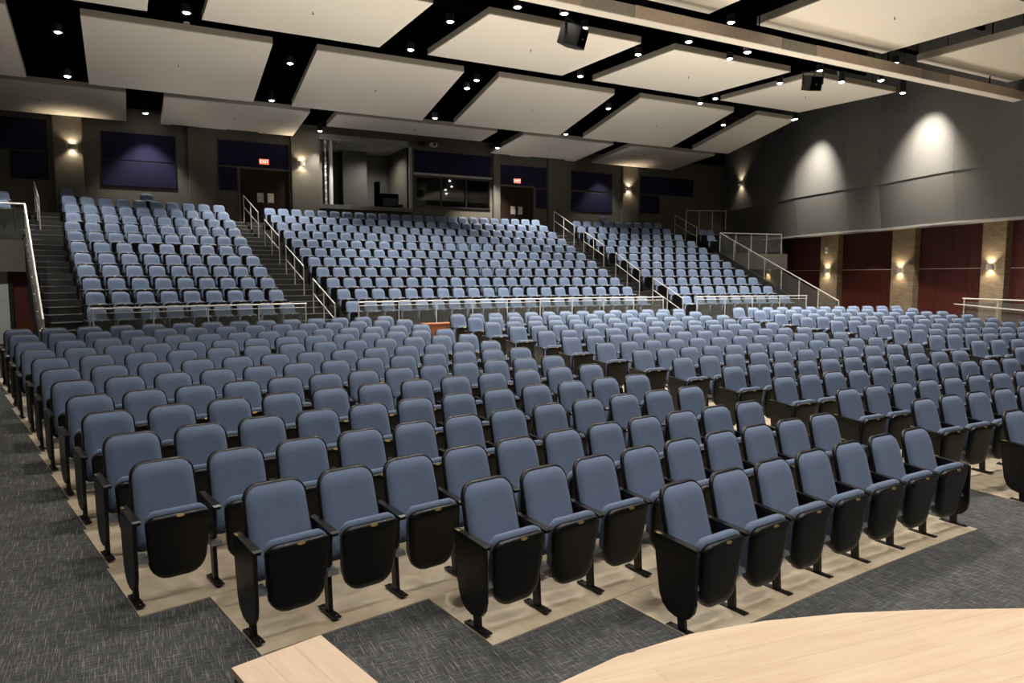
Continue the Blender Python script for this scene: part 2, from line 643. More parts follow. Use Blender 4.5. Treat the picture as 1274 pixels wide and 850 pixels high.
def th_line(k, a, b, dr=0.0):
    """angle at which ring k crosses the plan line a-b"""
    lo, hi = -1.0, 3.0
    rho = UR[k] + dr
    a, b = Vector(a), Vector(b)
    for _ in range(50):
        mid = (lo + hi) / 2
        p = a + (b - a) * mid
        if math.hypot(p.x - CU[0], p.y - CU[1]) < rho:
            lo = mid
        else:
            hi = mid
    p = a + (b - a) * lo
    return math.atan2(p.x - CU[0], p.y - CU[1])


# seat rows of the upper tier: plan x of first and last seat, number of seats
UL = [(-0.68, 3.88, 9), (-0.73, 3.74, 9), (-0.82, 3.66, 9), (-0.96, 3.60, 9), (-1.07, 3.53, 9), (-1.19, 3.42, 9), (-1.30, 3.41, 10), (-1.40, 3.34, 10), (-1.42, 3.29, 10), (-1.50, 3.19, 10), (-1.61, 3.15, 10)]
UM = [(5.8, 16.58, 20), (5.78, 16.58, 20), (5.69, 16.64, 21), (5.58, 16.70, 21), (5.52, 16.76, 22), (5.43, 16.82, 22), (5.35, 16.87, 22), (5.25, 16.97, 23), (5.18, 17.0, 23), (5.12, 17.07, 23), (5.04, 17.16, 24)]
URT = [(18.47, 22.71, 9), (18.55, 22.74, 9), (18.57, 22.84, 9), (18.62, 22.97, 9), (18.69, 23.09, 9), (18.74, 23.23, 9), (18.77, 23.33, 9), (18.85, 23.42, 9), (18.94, 23.41, 9), (19.0, 23.45, 9), (19.3, 23.6, 9)]


def th_x(C, rho, x):
    return math.asin((x - C[0]) / rho)


def build_tier():
    t = MB().box(-1.5, 24.0, 28.0, 31.0, 0.4, 0.6).build('floor_upper', 'stair_carpet')
    struct(t, 'dark carpeted stepped tier carrying the upper rows', 'tier')
    for k in range(12):
        r0 = UR[k] - 0.42
        r1 = UR[k + 1] - 0.42 if k < 11 else 55.2
        mb = MB()
        sector(mb, CU, r0, r1 + 0.02, tier_left(k), tier_right(k), UZ[k], UZ[k] - 0.5 if k else 0.4, 16)
        mb.build('row_platform', 'stair_carpet', t)
    # aisle half steps with a pale nosing on every tread
    for k in range(12):
        rk = min(k, 10)
        aisles = [(tier_left(k) + 0.1 / UR[k] if k < 9 else th_x(CU, UR[k], -2.9), th_x(CU, UR[k], UL[rk][0] - 0.36)),
                  (th_x(CU, UR[k], UL[rk][1] + 0.36), th_x(CU, UR[k], UM[rk][0] - 0.36)),
                  (th_x(CU, UR[k], UM[rk][1] + 0.36), th_x(CU, UR[k], URT[rk][0] - 0.36)),
                  (th_x(CU, UR[k], URT[rk][1] + 0.36), tier_right(k) - 0.1 / UR[k] if k < 9 else th_x(CU, UR[k], 24.9))]
        for a, b in aisles:
            if b - a < 0.01:
                continue
            zz = UZ[k] - 0.3405 / 2 if k else 0.65
            mb = MB()
            sector(mb, CU, UR[k] - 0.86, UR[k] - 0.42, a, b, zz, zz - 0.25, 3)
            st = mb.build('stair_step', 'stair_carpet', t)
            for (r, z) in ((UR[k] - 0.86, zz), (UR[k] - 0.42, UZ[k])):
                nb = MB()
                sector(nb, CU, r - 0.006, r + 0.025, a, b, z + 0.004, z - 0.012, 3)
                nb.build('nosing', 'bracket', st)
    return t


build_tier()


# ---- back wall with booth opening, window, door recesses
def wall_panels(mb, xs, zs, solid, y0, y1):
    for i in range(len(xs) - 1):
        for j in range(len(zs) - 1):
            if solid(0.5 * (xs[i] + xs[i + 1]), 0.5 * (zs[j] + zs[j + 1])):
                mb.box(xs[i], xs[i + 1], y0, y1, zs[j], zs[j + 1])


def bx(px, py):
    p = at_y(px, py, Y_BACK)
    return p.x, p.z


BOOTH_L, BOOTH_R = bx(400, 180)[0], bx(508, 190)[0]
BOOTH_T, BOOTH_B = bx(450, 178)[1], bx(450, 257)[1]
WIN_L, WIN_R = bx(516, 220)[0], bx(609, 220)[0]
WIN_T, WIN_B = bx(560, 221)[1], bx(560, 259)[1]
D1L, D1R, DT = bx(298, 212)[0], bx(359, 212)[0], bx(330, 212)[1]
D2L, D2R = bx(620.5, 235)[0], bx(663, 235)[0]
WALK = UZ[11]


def build_back_wall():
    mb = MB()
    holes = [(BOOTH_L, BOOTH_R, BOOTH_B, BOOTH_T), (WIN_L, WIN_R, WIN_B, WIN_T)]
    xs = sorted([-12.0, 33.0] + [h[i] for h in holes for i in (0, 1)])
    zs = sorted([0.0, 12.0] + [h[i] for h in holes for i in (2, 3)])
    solid = lambda x, z: not any(h[0] < x < h[1] and h[2] < z < h[3] for h in holes)
    wall_panels(mb, xs, zs, solid, Y_BACK, Y_BACK + 0.25)
    w = mb.build('wall_back', 'wall')
    struct(w, 'taupe rear wall behind the upper rows with pilasters', 'wall')
    # pilasters
    for a, b, yy in ((68, 104, 200), (235, 268, 220), (362, 396, 220), (612, 620, 240), (680, 704, 250), (772, 791, 240)):
        x0, x1 = bx(a, yy)[0], bx(b, yy)[0]
        MB().box(x0, x1, Y_BACK - 0.22, Y_BACK + 0.05, WALK - 0.6, 8.75).build('pilaster', 'wall', w)
    MB().box(-11.9, 32.9, Y_BACK - 0.30, Y_BACK - 0.001, 8.75, 11.6).build('plenum_wall', 'black', w)
    # projecting frame around booth and its window
    x0, x1 = bx(398, 200)[0] - 0.05, bx(612, 220)[0]
    zt = BOOTH_T + 0.22
    MB().box(x0, x1, Y_BACK - 0.20, Y_BACK + 0.02, zt, 8.75).build('booth_header', 'wall', w)
    MB().box(x0, WIN_L - 0.35, Y_BACK - 0.16, Y_BACK + 0.24, BOOTH_T - 0.02, BOOTH_T + 0.22).build('booth_soffit', 'trim', w)
    MB().box(BOOTH_R, BOOTH_R + 0.14, Y_BACK - 0.06, Y_BACK + 0.24, BOOTH_B, BOOTH_T).build('booth_jamb', 'trim', w)
    MB().box(BOOTH_L + 0.34, BOOTH_L + 0.44, Y_BACK - 0.06, Y_BACK + 0.2, BOOTH_B, BOOTH_T).build('booth_jamb', 'white', w)
    for i in range(16):   # folded side curtain at the booth's edge
        z0 = BOOTH_B + (BOOTH_T - BOOTH_B) * i / 16
        z1 = BOOTH_B + (BOOTH_T - BOOTH_B) * (i + 0.82) / 16
        MB().box(BOOTH_L + 0.10, BOOTH_L + 0.17, Y_BACK - 0.08, Y_BACK + 0.02, z0, z1).build('curtain_slat', 'white' if i % 2 else 'trim', w)
    # counter ledge
    MB().box(BOOTH_L - 0.2, BOOTH_R + 0.1, Y_BACK - 0.32, Y_BACK + 0.25, BOOTH_B - 0.18, BOOTH_B).build('booth_ledge', 'booth_grey', w)
    # control room behind
    xr0, xr1 = BOOTH_L - 1.2, WIN_R + 0.4
    MB().box(xr0, xr1, Y_BACK + 3.2, Y_BACK + 3.3, BOOTH_B - 1.0, BOOTH_T + 0.4).build('booth_back', 'booth_grey', w)
    MB().box(BOOTH_R + 0.05, BOOTH_R + 0.2, Y_BACK + 0.25, Y_BACK + 3.2, BOOTH_B - 1.0, BOOTH_T + 0.4).build('booth_partition', 'wall', w)
    MB().box(BOOTH_L + 1.55, BOOTH_L + 2.7, Y_BACK + 2.4, Y_BACK + 3.2, BOOTH_B - 1.0, BOOTH_T + 0.4).build('booth_column', 'booth_grey', w)
    MB().box(xr0 - 0.1, xr0, Y_BACK + 0.25, Y_BACK + 3.2, BOOTH_B - 1.0, BOOTH_T + 0.4).build('booth_end', 'booth_grey', w)
    MB().box(xr1, xr1 + 0.1, Y_BACK + 0.25, Y_BACK + 3.2, BOOTH_B - 1.0, BOOTH_T + 0.4).build('booth_end', 'booth_grey', w)
    MB().box(xr0, xr1, Y_BACK + 0.25, Y_BACK + 3.3, BOOTH_B - 1.1, BOOTH_B - 1.0).build('booth_floor', 'booth_grey', w)
    # acoustic ceiling tiles of the control room
    zt = BOOTH_T + 0.05
    for i in range(7):
        for j in range(5):
            a = BOOTH_L - 0.3 + i * 0.61
            if a + 0.6 > BOOTH_R + 0.2:
                continue
            b = Y_BACK + 0.27 + j * 0.585
            MB().box(a, a + 0.595, b, b + 0.575, zt, zt + 0.02).build('ceiling_tile', 'tile', w)
    MB().box(xr0, xr1, Y_BACK + 0.25, Y_BACK + 3.3, zt + 0.02, zt + 0.1).build('booth_ceiling', 'booth_grey', w)
    return w


BACK = build_back_wall()


def build_window():
    fr = MB()
    t = 0.06
    y0, y1 = Y_BACK - 0.06, Y_BACK + 0.06
    fr.box(WIN_L, WIN_R, y0, y1, WIN_B, WIN_B + t)
    fr.box(WIN_L, WIN_R, y0, y1, WIN_T - t, WIN_T)
    ws = [WIN_L + (WIN_R - WIN_L) * q for q in (0.0, 0.335, 0.67, 1.0)]
    for i, x in enumerate(ws):
        fr.box(x - t / 2 + (t / 2 if i == 0 else 0) - (t / 2 if i == 3 else 0), x + t / 2 + (t / 2 if i == 0 else 0) - (t / 2 if i == 3 else 0), y0, y1, WIN_B + t, WIN_T - t)
    w = fr.build('window_1', 'black_metal')
    struct(w, 'black framed three-pane control room window', 'window')
    for i in range(3):
        MB().box(ws[i] + t * 0.7, ws[i + 1] - t * 0.7, Y_BACK, Y_BACK + 0.012, WIN_B + t, WIN_T - t).build('pane', 'window_glass', w)
    MB().box(WIN_L - 0.1, WIN_R + 0.1, Y_BACK - 0.1, Y_BACK + 0.05, WIN_T + 0.02, WIN_T + 0.12).build('window_head', 'trim', w)


build_window()


def build_doors():
    for n, (a, b) in enumerate(((D1L, D1R), (D2L, D2R)), 1):
        d = MB()
        d.box(a - 0.08, a, Y_BACK - 0.06, Y_BACK - 0.001, WALK, DT + 0.08)
        d.box(b, b + 0.08, Y_BACK - 0.06, Y_BACK - 0.001, WALK, DT + 0.08)
        d.box(a, b, Y_BACK - 0.06, Y_BACK - 0.001, DT, DT + 0.08)
        do = d.build('door_%d' % n, 'wall')
        struct(do, 'dark brown double door at the %s' % ('head of the stair beside the booth' if n == 1 else 'rear wall beside the control room window'), 'door')
        mid = (a + b) / 2
        for x0, x1, s in ((a, mid - 0.006, 1), (mid + 0.006, b, -1)):
            leaf = MB().box(x0 + 0.004, x1 - 0.004, Y_BACK - 0.045, Y_BACK - 0.002, WALK + 0.01, DT - 0.006).build('door_leaf', 'door', do)
            hx = x1 - 0.09 if s == 1 else x0 + 0.09
            MB().tube((hx, Y_BACK - 0.085, WALK + 0.9), (hx, Y_BACK - 0.085, WALK + 1.2), 0.012).build('pull_handle', 'steel', leaf)
            px = x1 - 0.32 if s == 1 else x0 + 0.08
            MB().box(px, px + 0.25, Y_BACK - 0.049, Y_BACK - 0.046, WALK + 0.95, WALK + 1.33).build('paper_notice', 'paper', leaf)


build_doors()


# ---- right wall: brick piers and red panels below, folded acoustic wall above
def wpt(s, off, z):
    p = WP + WDIR * s + WN * off
    return Vector((p.x, p.y, z))


def s_of(px, off=0.0, py=330):
    p = at_plane(px, py, WP + WN * off, WN)
    return (p - WP).dot(WDIR)


WALL_ROT = -WA


def wbox(mb, s0, s1, o0, o1, z0, z1):
    """box in wall axes: s along the wall, o into the hall; written in the wall's own frame"""
    return mb.box(-o1, -o0, s0, s1, z0, z1)


def build_right_wall():
    loc = (WP.x, WP.y, 0)
    w = wbox(MB(), -16, 14.4, -0.55, -0.30, 0.0, 12.0).build('wall_right', 'wall', loc=loc, rot=(0, 0, WALL_ROT))
    struct(w, 'side wall of red wood panels between tan brick piers', 'wall')
    piers = [(s_of(1042), s_of(1020.5)), (s_of(1137), s_of(1109)), (s_of(1250), s_of(1220.5)), (s_of(967), s_of(944))]
    piers += [(piers[2][0] - 4.3, piers[2][1] - 4.2)]
    for a, b in piers:
        wbox(MB(), a, b, -0.30, 0.0, 0.2, 4.8).build('brick_pier', 'brick', w)
    edges = sorted(piers)
    z_seam = at_plane(1139, 334.8, WP, WN).z
    zb = at_plane(1149, 280.0, WP + WN * 0.4, WN).z
    for i in range(len(edges) - 1):
        a, b = edges[i][1], edges[i + 1][0]
        n = 4
        for j in range(n):
            s0, s1 = a + (b - a) * j / n + 0.004, a + (b - a) * (j + 1) / n - 0.004
            for z0, z1 in ((0.3, z_seam - 0.012), (z_seam + 0.012, 4.9)):
                wbox(MB(), s0, s1, -0.29, -0.262, z0, z1).build('wood_panel', 'red', w)
        wbox(MB(), a, b, -0.29, -0.256, z_seam - 0.010, z_seam + 0.010).build('reveal_strip', 'beam_lit', w)
    # folded upper wall: plan offsets at the seams (s, offset)
    seam_px = [(1330, .50), (1235, .72), (1184, .98), (1134, .88), (1092, .62), (1052, .92), (989, .86), (970, .62)]
    pts = [(-14.0, .4), (s_of(1330, .5, 225), .50)]
    for px, off in seam_px[1:]:
        pts.append((s_of(px, off, 225), off))
    pts += [(s_of(925, .3, 225), .30), (14.2, .05)]
    zs = at_plane(1120, 224.5, WP + WN * 0.85, WN).z
    ups, low = [], []
    for i in range(len(pts) - 1):
        (s0, o0), (s1, o1) = pts[i], pts[i + 1]
        mb = MB()
        mb.frustum([(-o0, s0, zs), (-o1, s1, zs), (0.29, s1, zs), (0.29, s0, zs)], [(-o0, s0, 11.8), (-o1, s1, 11.8), (0.29, s1, 11.8), (0.29, s0, 11.8)])
        mb.build('upper_facet', 'wall_up', w)
        # lower band leans back to the bulkhead edge and folds the other way
        t0, t1 = max(0.04, o0 - 0.03), max(0.03, o1 - 0.03)
        mb = MB()
        b0, b1 = t0 - 0.26, t1 - 0.26
        mb.frustum([(-b0, s0, zb), (-b1, s1, zb), (0.29, s1, zb), (0.29, s0, zb)], [(-t0, s0, zs), (-t1, s1, zs), (0.29, s1, zs), (0.29, s0, zs)])
        mb.build('lower_facet', 'wall_up', w)
        mb = MB()
        mb.frustum([(-b0 - .03, s0, zb - .06), (-b1 - .03, s1, zb - .06), (0.29, s1, zb - .06), (0.29, s0, zb - .06)], [(-b0 - .03, s0, zb + .01), (-b1 - .03, s1, zb + .01), (0.29, s1, zb + .01), (0.29, s0, zb + .01)])
        mb.build('bulkhead_edge', 'trim', w)
    return w


RIGHT = build_right_wall()


# ---- left wall: red panels, door and the landing above
def build_left_wall():
    a, b = Vector((-2.9, 17.0)), Vector((-4.9, 25.0))
    d = (b - a).normalized()
    rot = math.atan2(d.y, d.x) - math.pi / 2
    loc = (a.x, a.y, 0)
    w = MB().box(-0.3, 0.0, -3.2, 14, 0, 12).build('wall_left', 'wall', loc=loc, rot=(0, 0, rot))
    struct(w, 'side wall of dark red panels under the landing beside the stair', 'wall')
    for i in range(9):
        y0 = -3.1 + i * 1.25
        for z0, z1 in ((0.3, 2.45), (2.475, 3.4)):
            if i in (2, 3) and z0 < 1:
                continue
            MB().box(0.0, 0.03, y0 + 0.005, y0 + 1.245, z0, z1).build('wood_panel', 'red', w)
    # return toward the stage, set back behind the carpeted aisle
    r = MB()
    r.box(-3.5, -3.25, -7.5, 13.8, 0, 12)
    r.box(-3.5, -2.2, 13.7, 13.95, 0, 12)
    struct(r.build('wall_front', 'wall'), 'taupe side wall beside the carpeted aisle', 'wall')
    return w, loc, rot


LEFT, LW_LOC, LW_ROT = build_left_wall()


# ---- black ceiling deck with joists
def build_ceiling():
    c = MB().box(-14, 40, -2, 33, 11.6, 11.8).build('ceiling', 'black')
    struct(c, 'matt black open ceiling with steel joists above the hanging panels', 'ceiling')
    for i in range(12):
        y = 1.0 + i * 2.7
        mb = MB()
        mb.box(-14, 38, y - 0.05, y + 0.05, 11.4, 11.5)
        mb.box(-14, 38, y - 0.05, y + 0.05, 10.6, 10.7)
        for j in range(43):
            x = -14 + j * 1.2
            mb.tube((x, y, 10.65), (x + 0.6, y, 11.45), 0.02, 5)
            mb.tube((x + 0.6, y, 11.45), (x + 1.2, y, 10.65), 0.02, 5)
        mb.build('steel_joist', 'black', c)
    for x in (-4, 6.3, 13.0, 21.5):
        MB().tube((x, 2, 10.2), (x, 30, 10.2), 0.28, 14).build('air_duct', 'black', c)
    return c


build_ceiling()


# ================================================================== THINGS
# ---- hanging ceiling panels
def cloud(x0, x1, y0, y1, z0, z1, label, group, th=0.2, notch=None):
    """x0..x1 wide, near edge y0 at height z0 falling/rising to y1 at z1"""
    t = empty('ceiling_panel', ((x0 + x1) / 2, y0, z0))
    tag(t, label, 'ceiling panel', group)
    w, ln, dz = (x1 - x0) / 2, y1 - y0, z1 - z0
    far = [(w, ln), (-w, ln)]
    if notch:
        far = notch(w, ln)
    outline = [(-w, 0), (w, 0)] + far
    zf = lambda p: dz * p[1] / ln
    n = len(outline)
    # face board underneath, edge frame around it
    v = [(p[0], p[1], zf(p)) for p in outline] + [(p[0], p[1], zf(p) + 0.03) for p in outline]
    f = [tuple(range(n))[::-1], tuple(range(n, 2 * n))] + [(i, (i + 1) % n, n + (i + 1) % n, n + i) for i in range(n)]
    link('face_board', mesh_from('face_board', v, f, 'cloud'), t)
    v = [(p[0], p[1], zf(p) + 0.03) for p in outline] + [(p[0], p[1], zf(p) + th) for p in outline]
    link('edge_frame', mesh_from('edge_frame', v, f, 'cloud_edge'), t)
    sp = MB()
    cz = dz * 0.5
    sp.lathe([(0.012, cz - 0.07), (0.03, cz - 0.06), (0.03, cz - 0.05), (0.012, cz - 0.045), (0.012, cz + 0.002)], 8, (0, ln * 0.5))
    sp.build('sprinkler_head', 'bracket', t)
    for sx in (-0.8, 0.8):
        for q in (0.15, 0.85):
            MB().tube((sx * w, ln * q, dz * q + th), (sx * w, ln * q, 11.55 - z0), 0.008, 5).build('hanger_rod', 'black', t)
    return t


HP = 6.83
ZP0 = CAM_H + HP
ZP1 = ZP0 - 0.588 * HP * math.sin(0.2126)
YP0, YP1 = 3.305 * HP, (3.305 + 0.575) * HP
PL = 'cream acoustic ceiling panel tilting down, in the row just before the rear wall panels'
for x0, x1 in ((-7.3, -2.42), (-0.79, 4.08), (5.37, 10.25), (11.57, 16.45), (17.66, 22.54), (23.85, 26.15)):
    cloud(x0, x1, YP0, YP1, ZP0, ZP1, PL if x1 - x0 > 3 else 'narrow cream ceiling panel against the folded grey side wall', 'second row of ceiling panels from the rear' if x1 - x0 > 3 else None)
ZQ = CAM_H + 6.70
for i, (x0, x1) in enumerate(((-3.9, 0.75), (2.05, 6.93), (8.47, 13.35), (14.6, 19.5), (20.6, 25.0))):
    cloud(x0, x1, 17.06, 21.35, ZQ, ZQ + 0.12, 'level cream acoustic ceiling panel in the row behind the long fascia beam', 'third row of ceiling panels from the rear', 0.19)
for x0, x1 in ((1.9, 6.5), (7.7, 12.5), (14.10, 18.98), (20.55, 25.3)):
    cloud(x0, x1, 9.4, 13.42, 8.56, 8.60, 'cream acoustic ceiling panel in the row on the stage side of the fascia beam', 'fourth row of ceiling panels from the rear', 0.2)


def notch_a(w, ln):
    return [(w, ln), (w * 0.45, ln), (w * 0.45, ln - 0.12), (-w * 0.05, ln - 0.12), (-w * 0.05, ln - 0.02), (-w * 0.86, ln - 0.1), (-w * 0.86, ln), (-w, ln)]


def notch_b(w, ln):
    return [(w, ln), (w * 0.75, ln), (w * 0.75, ln - 0.15), (-w * 0.1, ln - 0.15), (-w * 0.1, ln), (-w * 0.55, ln), (-w * 0.55, ln - 0.1), (-w, ln - 0.1)]


YO1 = Y_BACK - 0.24
for px0, px1, pyn, label, nt_ in ((-85, 157, 122, 'cream ceiling panel meeting the rear wall above the farthest wall sconce and stair', None),
                                  (204.5, 386, 144.3, 'cream ceiling panel with notched rear edge above the double door beside the booth', notch_a),
                                  (419, 618.8, 168.7, 'wide cream ceiling panel hanging directly above the control booth opening', None),
                                  (650.5, 763, 184.8, 'cream ceiling panel with notched edge above the door beside the control window', notch_b),
                                  (785, 889, 196.5, 'cream ceiling panel at the rear corner above the wall sconce', None)):
    zn, zf_, yf = 8.54, 8.22, YO1
    if px0 == 419:
        zn, zf_, yf = 8.56, 8.42, 29.7
    pr = at_z(px1, pyn, zn)
    y0 = 28.05
    xr = at_y(px1, pyn, y0).x
    xl = at_y(px0, pyn - (px1 - px0) * 0.10, y0).x
    cloud(xl, xr, y0, yf, zn, zf_, label, 'rear row of ceiling panels', 0.2, nt_)


# ---- long fascia beam across the hall
def build_beam():
    b = empty('fascia_beam', (14.0, 13.05, 8.0))
    tag(b, 'long cream beam with fascia panels painted lit tan and shaded grey crossing below the ceiling', 'beam')
    MB().box(-13, 11.9, 0.03, 0.33, 0.0, 0.26).build('beam_core', 'cloud', b)
    brk = [-13.0] + [at_y(px, 20, 13.05).x - 14.0 for px in (560, 640, 723, 789, 973, 1017, 1150, 1185)] + [11.9]
    for i in range(len(brk) - 1):
        lean = 0.05 if i % 2 else -0.0
        x0, x1 = brk[i] + 0.005, brk[i + 1] - 0.005
        mb = MB()
        mb.frustum([(x0, -0.02, -0.005), (x1, -0.02, -0.005), (x1, 0.028, -0.005), (x0, 0.028, -0.005)], [(x0, -0.02 + lean * 0.4, 0.26), (x1, -0.02 + lean * 0.4, 0.26), (x1, 0.06, 0.26), (x0, 0.06, 0.26)])
        mb.build('fascia_panel', 'beam_shaded' if i % 2 else 'beam_lit', b)  # alternating tones paint the light and shade of the angled segments
    for x in (-10, -5, 0, 5, 10):
        MB().tube((x, 0.2, 0.26), (x, 0.2, 3.5), 0.02, 6).build('hanger_rod', 'black', b)


build_beam()


# ---- downlights
DL_MESH = {}


def dl_mesh(ln):
    k = round(ln, 2)
    if k not in DL_MESH:
        can = MB().lathe([(0.085, 0.0), (0.105, 0.0), (0.105, ln), (0.02, ln + 0.02)], 16).mesh('can', 'black_metal')
        lens = MB().lathe([(0.0001, -0.035), (0.04, -0.030), (0.07, -0.015), (0.083, 0.004), (0.082, 0.02)], 16).mesh('lens', 'lens')
        rod = MB().tube((0, 0, 0), (0, 0, 1.0), 0.008, 5).mesh('stem', 'black')
        ring = MB().lathe([(0.088, -0.004), (0.112, -0.004), (0.112, 0.01), (0.088, 0.01)], 16).mesh('trim_ring', 'trim')
        DL_MESH[k] = (can, lens, rod, ring)
    return DL_MESH[k]


def spot(parent, loc, watts, size_deg, blend, col=(1.0, 0.93, 0.83), rad=0.09, rot=(0, 0, 0)):
    l = bpy.data.lights.new('lamp', 'SPOT')
    l.energy = watts
    l.spot_size = math.radians(size_deg)
    l.spot_blend = blend
    l.shadow_soft_size = rad
    l.color = col
    o = bpy.data.objects.new('lamp', l)
    COL.objects.link(o)
    o.parent = parent
    o.location = loc
    o.rotation_euler = rot
    return o


def downlight(p, label, group, ln=0.3, watts=None, size=105, blend=0.6, rot=(0, 0, 0)):
    t = empty('downlight', p)
    tag(t, label, 'ceiling light', group)
    can, lens, rod, ring = dl_mesh(ln)
    c = link('can', can, t)
    link('lens', lens, c)
    link('trim_ring', ring, c)
    sm = link('stem', rod, t, (0, 0, ln))
    sm.scale.z = 11.6 - p[2] - ln
    spot(t, (0, 0, -0.06), DOWN_W if watts is None else watts, size, blend, rot=rot)
    return t


DG = 'round white downlight glowing in a dark gap between the ceiling panels'
for px, py in ((232, 16), (72, 40), (361, 79), (560, 27), (511, 62), (593, 100), (581, 110), (727, 35), (794, 68), (722, 95), (757, 135), (857, 52), (908, 73), (890, 122.6), (871, 128.6), (970, 103.6), (1020, 88), (900, 155.4), (644, 9), (541, 147), (84, 95)):
    z = 9.02
    for _ in range(12):       # lens level with the underside of the panels beside it
        p = at_z(px, py, z)
        z = 9.02 if p.y < 22.3 else 9.10 - 0.215 * (min(p.y, 26.6) - 22.5)
    if p.y > 26.7:
        p = at_y(px, py, 27.25)
    downlight(p, DG, 'downlights in the ceiling gaps', 0.2, watts=DOWN_W * (1.9 if p.y > 26.7 else 0.68 if p.y > 20 else 1.0), size=100)
for px, py, lab in ((909.5, 28, 'downlight beside the fascia beam above the middle panel gap'), (1114, 78.5, 'downlight on the stage side of the fascia beam between two panels'), (1269, 15, 'downlight over the stage side panels near the side wall'), (1266, 110, 'downlight below the fascia beam end near the side wall')):
    downlight(at_z(px, py, 8.9), lab, None, 0.2)
PG = 'black cylinder pendant downlight hanging by a thin stem'
for px, py, y, lab in ((702, 17, 14.6, 'black cylinder pendant downlight hanging just behind the fascia beam by the loudspeaker'), (930, 65, 14.6, 'black cylinder pendant downlight hanging just behind the fascia beam at its tan joint'),
                       (1047, 102, 15.6, 'small black pendant downlight beside the hexagonal loudspeaker'), (1096, 100, 14.6, 'black pendant downlight below the beam beside the last ceiling panel')):
    downlight(at_y(px, py, y), lab, None, 0.32)
for px, py, lab in ((181, 141, 'black pendant downlight hanging before the rear wall between navy panels'), (398, 163, 'black pendant downlight hanging at the corner of the control booth'),
                    (619, 184, 'black pendant downlight lighting the control window corner'), (338, 125, 'downlight above the aisle stair before the booth'), (704, 167, 'downlight in the gap before the rear door beside the window'), (757.5, 199, 'downlight before the rear wall sconce in the corner')):
    yy = {619: 30.2, 338: 27.25, 704: 27.25}.get(px, 30.75)
    downlight(at_y(px, py, yy), lab, None, 0.32, watts=DOWN_W * (1.6 if yy < 28 else 1.3 if px == 619 else 0.45), size=100 if yy < 28 else 84)
# wall wash pendants on the side wall
for px, py, off, lab in ((990, 148, 2.4, 'black pendant downlight washing the folded grey side wall beside a ceiling panel'), (1123, 115.5, 2.4, 'long black pendant downlight washing the folded grey side wall below the beam')):
    p = at_plane(px, py, WP + WN * off, WN)
    aim = at_plane(*((1012, 250) if px < 1000 else (1152, 206)), WP + WN * 0.85, WN) - p
    downlight(p, lab, None, 0.45, watts=WALLWASH_W, size=82, blend=1.0, rot=aim.to_track_quat('-Z', 'Y').to_euler())
# downlights over the front rows and stage edge, outside the picture
for x in (-2.0, 2.0, 6.0, 10.0, 14.5):
    for y in (3.0, 9.3):
        downlight((x, y, 9.3 if y < 5 else 8.5), 'round downlight in the dark ceiling over the front rows and stage edge', 'downlights over the stage edge', 0.2, watts=DOWN_W * ({-2.0: 0.12, 2.0: 0.34}.get(x, 0.46) if y < 5 else {-2.0: 0.18, 2.0: 0.5, 6.0: 0.9}.get(x, 1.15)))


for x, y in ((-3.2, 18.6),):  # extra downlight added out of view to brighten the landing fascia
    downlight((x, y, 9.0), 'added round downlight, out of view over the carpeted side aisle', 'added downlights over the side aisle', 0.2)


# ---- uplights added to brighten the ceiling panels, from aisles, treads, stage and carpet
def uplight(p, label, group, watts=None, rot=(math.pi, 0, 0), size=130):
    t = empty('added_uplight', p)
    tag(t, label, 'added light', group)
    c = MB().lathe([(0.07, 0.0), (0.09, 0.0), (0.09, 0.10), (0.075, 0.11)], 14).build('housing', 'black_metal', t)
    MB().lathe([(0.0001, 0.111), (0.072, 0.111), (0.072, 0.116), (0.0001, 0.116)], 14).build('lens', 'lens', c)
    spot(t, (0, 0, 0.15), ADDED_UPLIGHT_W if watts is None else watts, size, 1.0, (1.0, 0.94, 0.84), 0.08, rot)


for i in range(10):
    p = pol(CL, 49.9, -0.20 + 0.052 * i)
    p.z = floor_z(p.x, p.y)
    uplight(p, 'added floor uplight in the cross aisle behind the last main floor row', 'added cross aisle uplights', ADDED_UPLIGHT_W * 0.72)
for th, r in ((-0.052, 42.5), (-0.052, 45.5), (0.129, 41.5), (0.129, 45.0)):
    p = pol(CL, r, th)
    p.z = floor_z(p.x, p.y) + 0.009
    uplight(p, 'added floor uplight set in the concrete aisle between two seat blocks', 'added concrete aisle uplights', ADDED_UPLIGHT_W * 1.0, size=82)
for x, k in ((4.45, 6), (17.85, 6), (4.25, 9), (18.05, 9)):
    p = pol(CU, UR[k] + 0.2, th_x(CU, UR[k], x), UZ[k])
    uplight(p, 'small added floor uplight on a stair tread of the upper tier', 'added upper tier uplights', ADDED_UPLIGHT_W * 1.5, size=100)
for x in (1.5, 4.5, 7.5):
    uplight((x, -3.2, STAGE_Z), 'added floor uplight standing on the maple stage', 'added stage uplights', ADDED_UPLIGHT_W * 0.85, (math.pi - math.radians(35), 0, 0), 90)


for x, y in ((8.6, 2.0), (11.5, 3.2), (14.5, 4.6), (-2.3, 6.0), (-2.3, 10.0)):
    uplight((x, y, floor_z(x, y)), 'added floor uplight on the carpet before the stage and along the side wall', 'added front floor uplights', ADDED_UPLIGHT_W * 0.72)


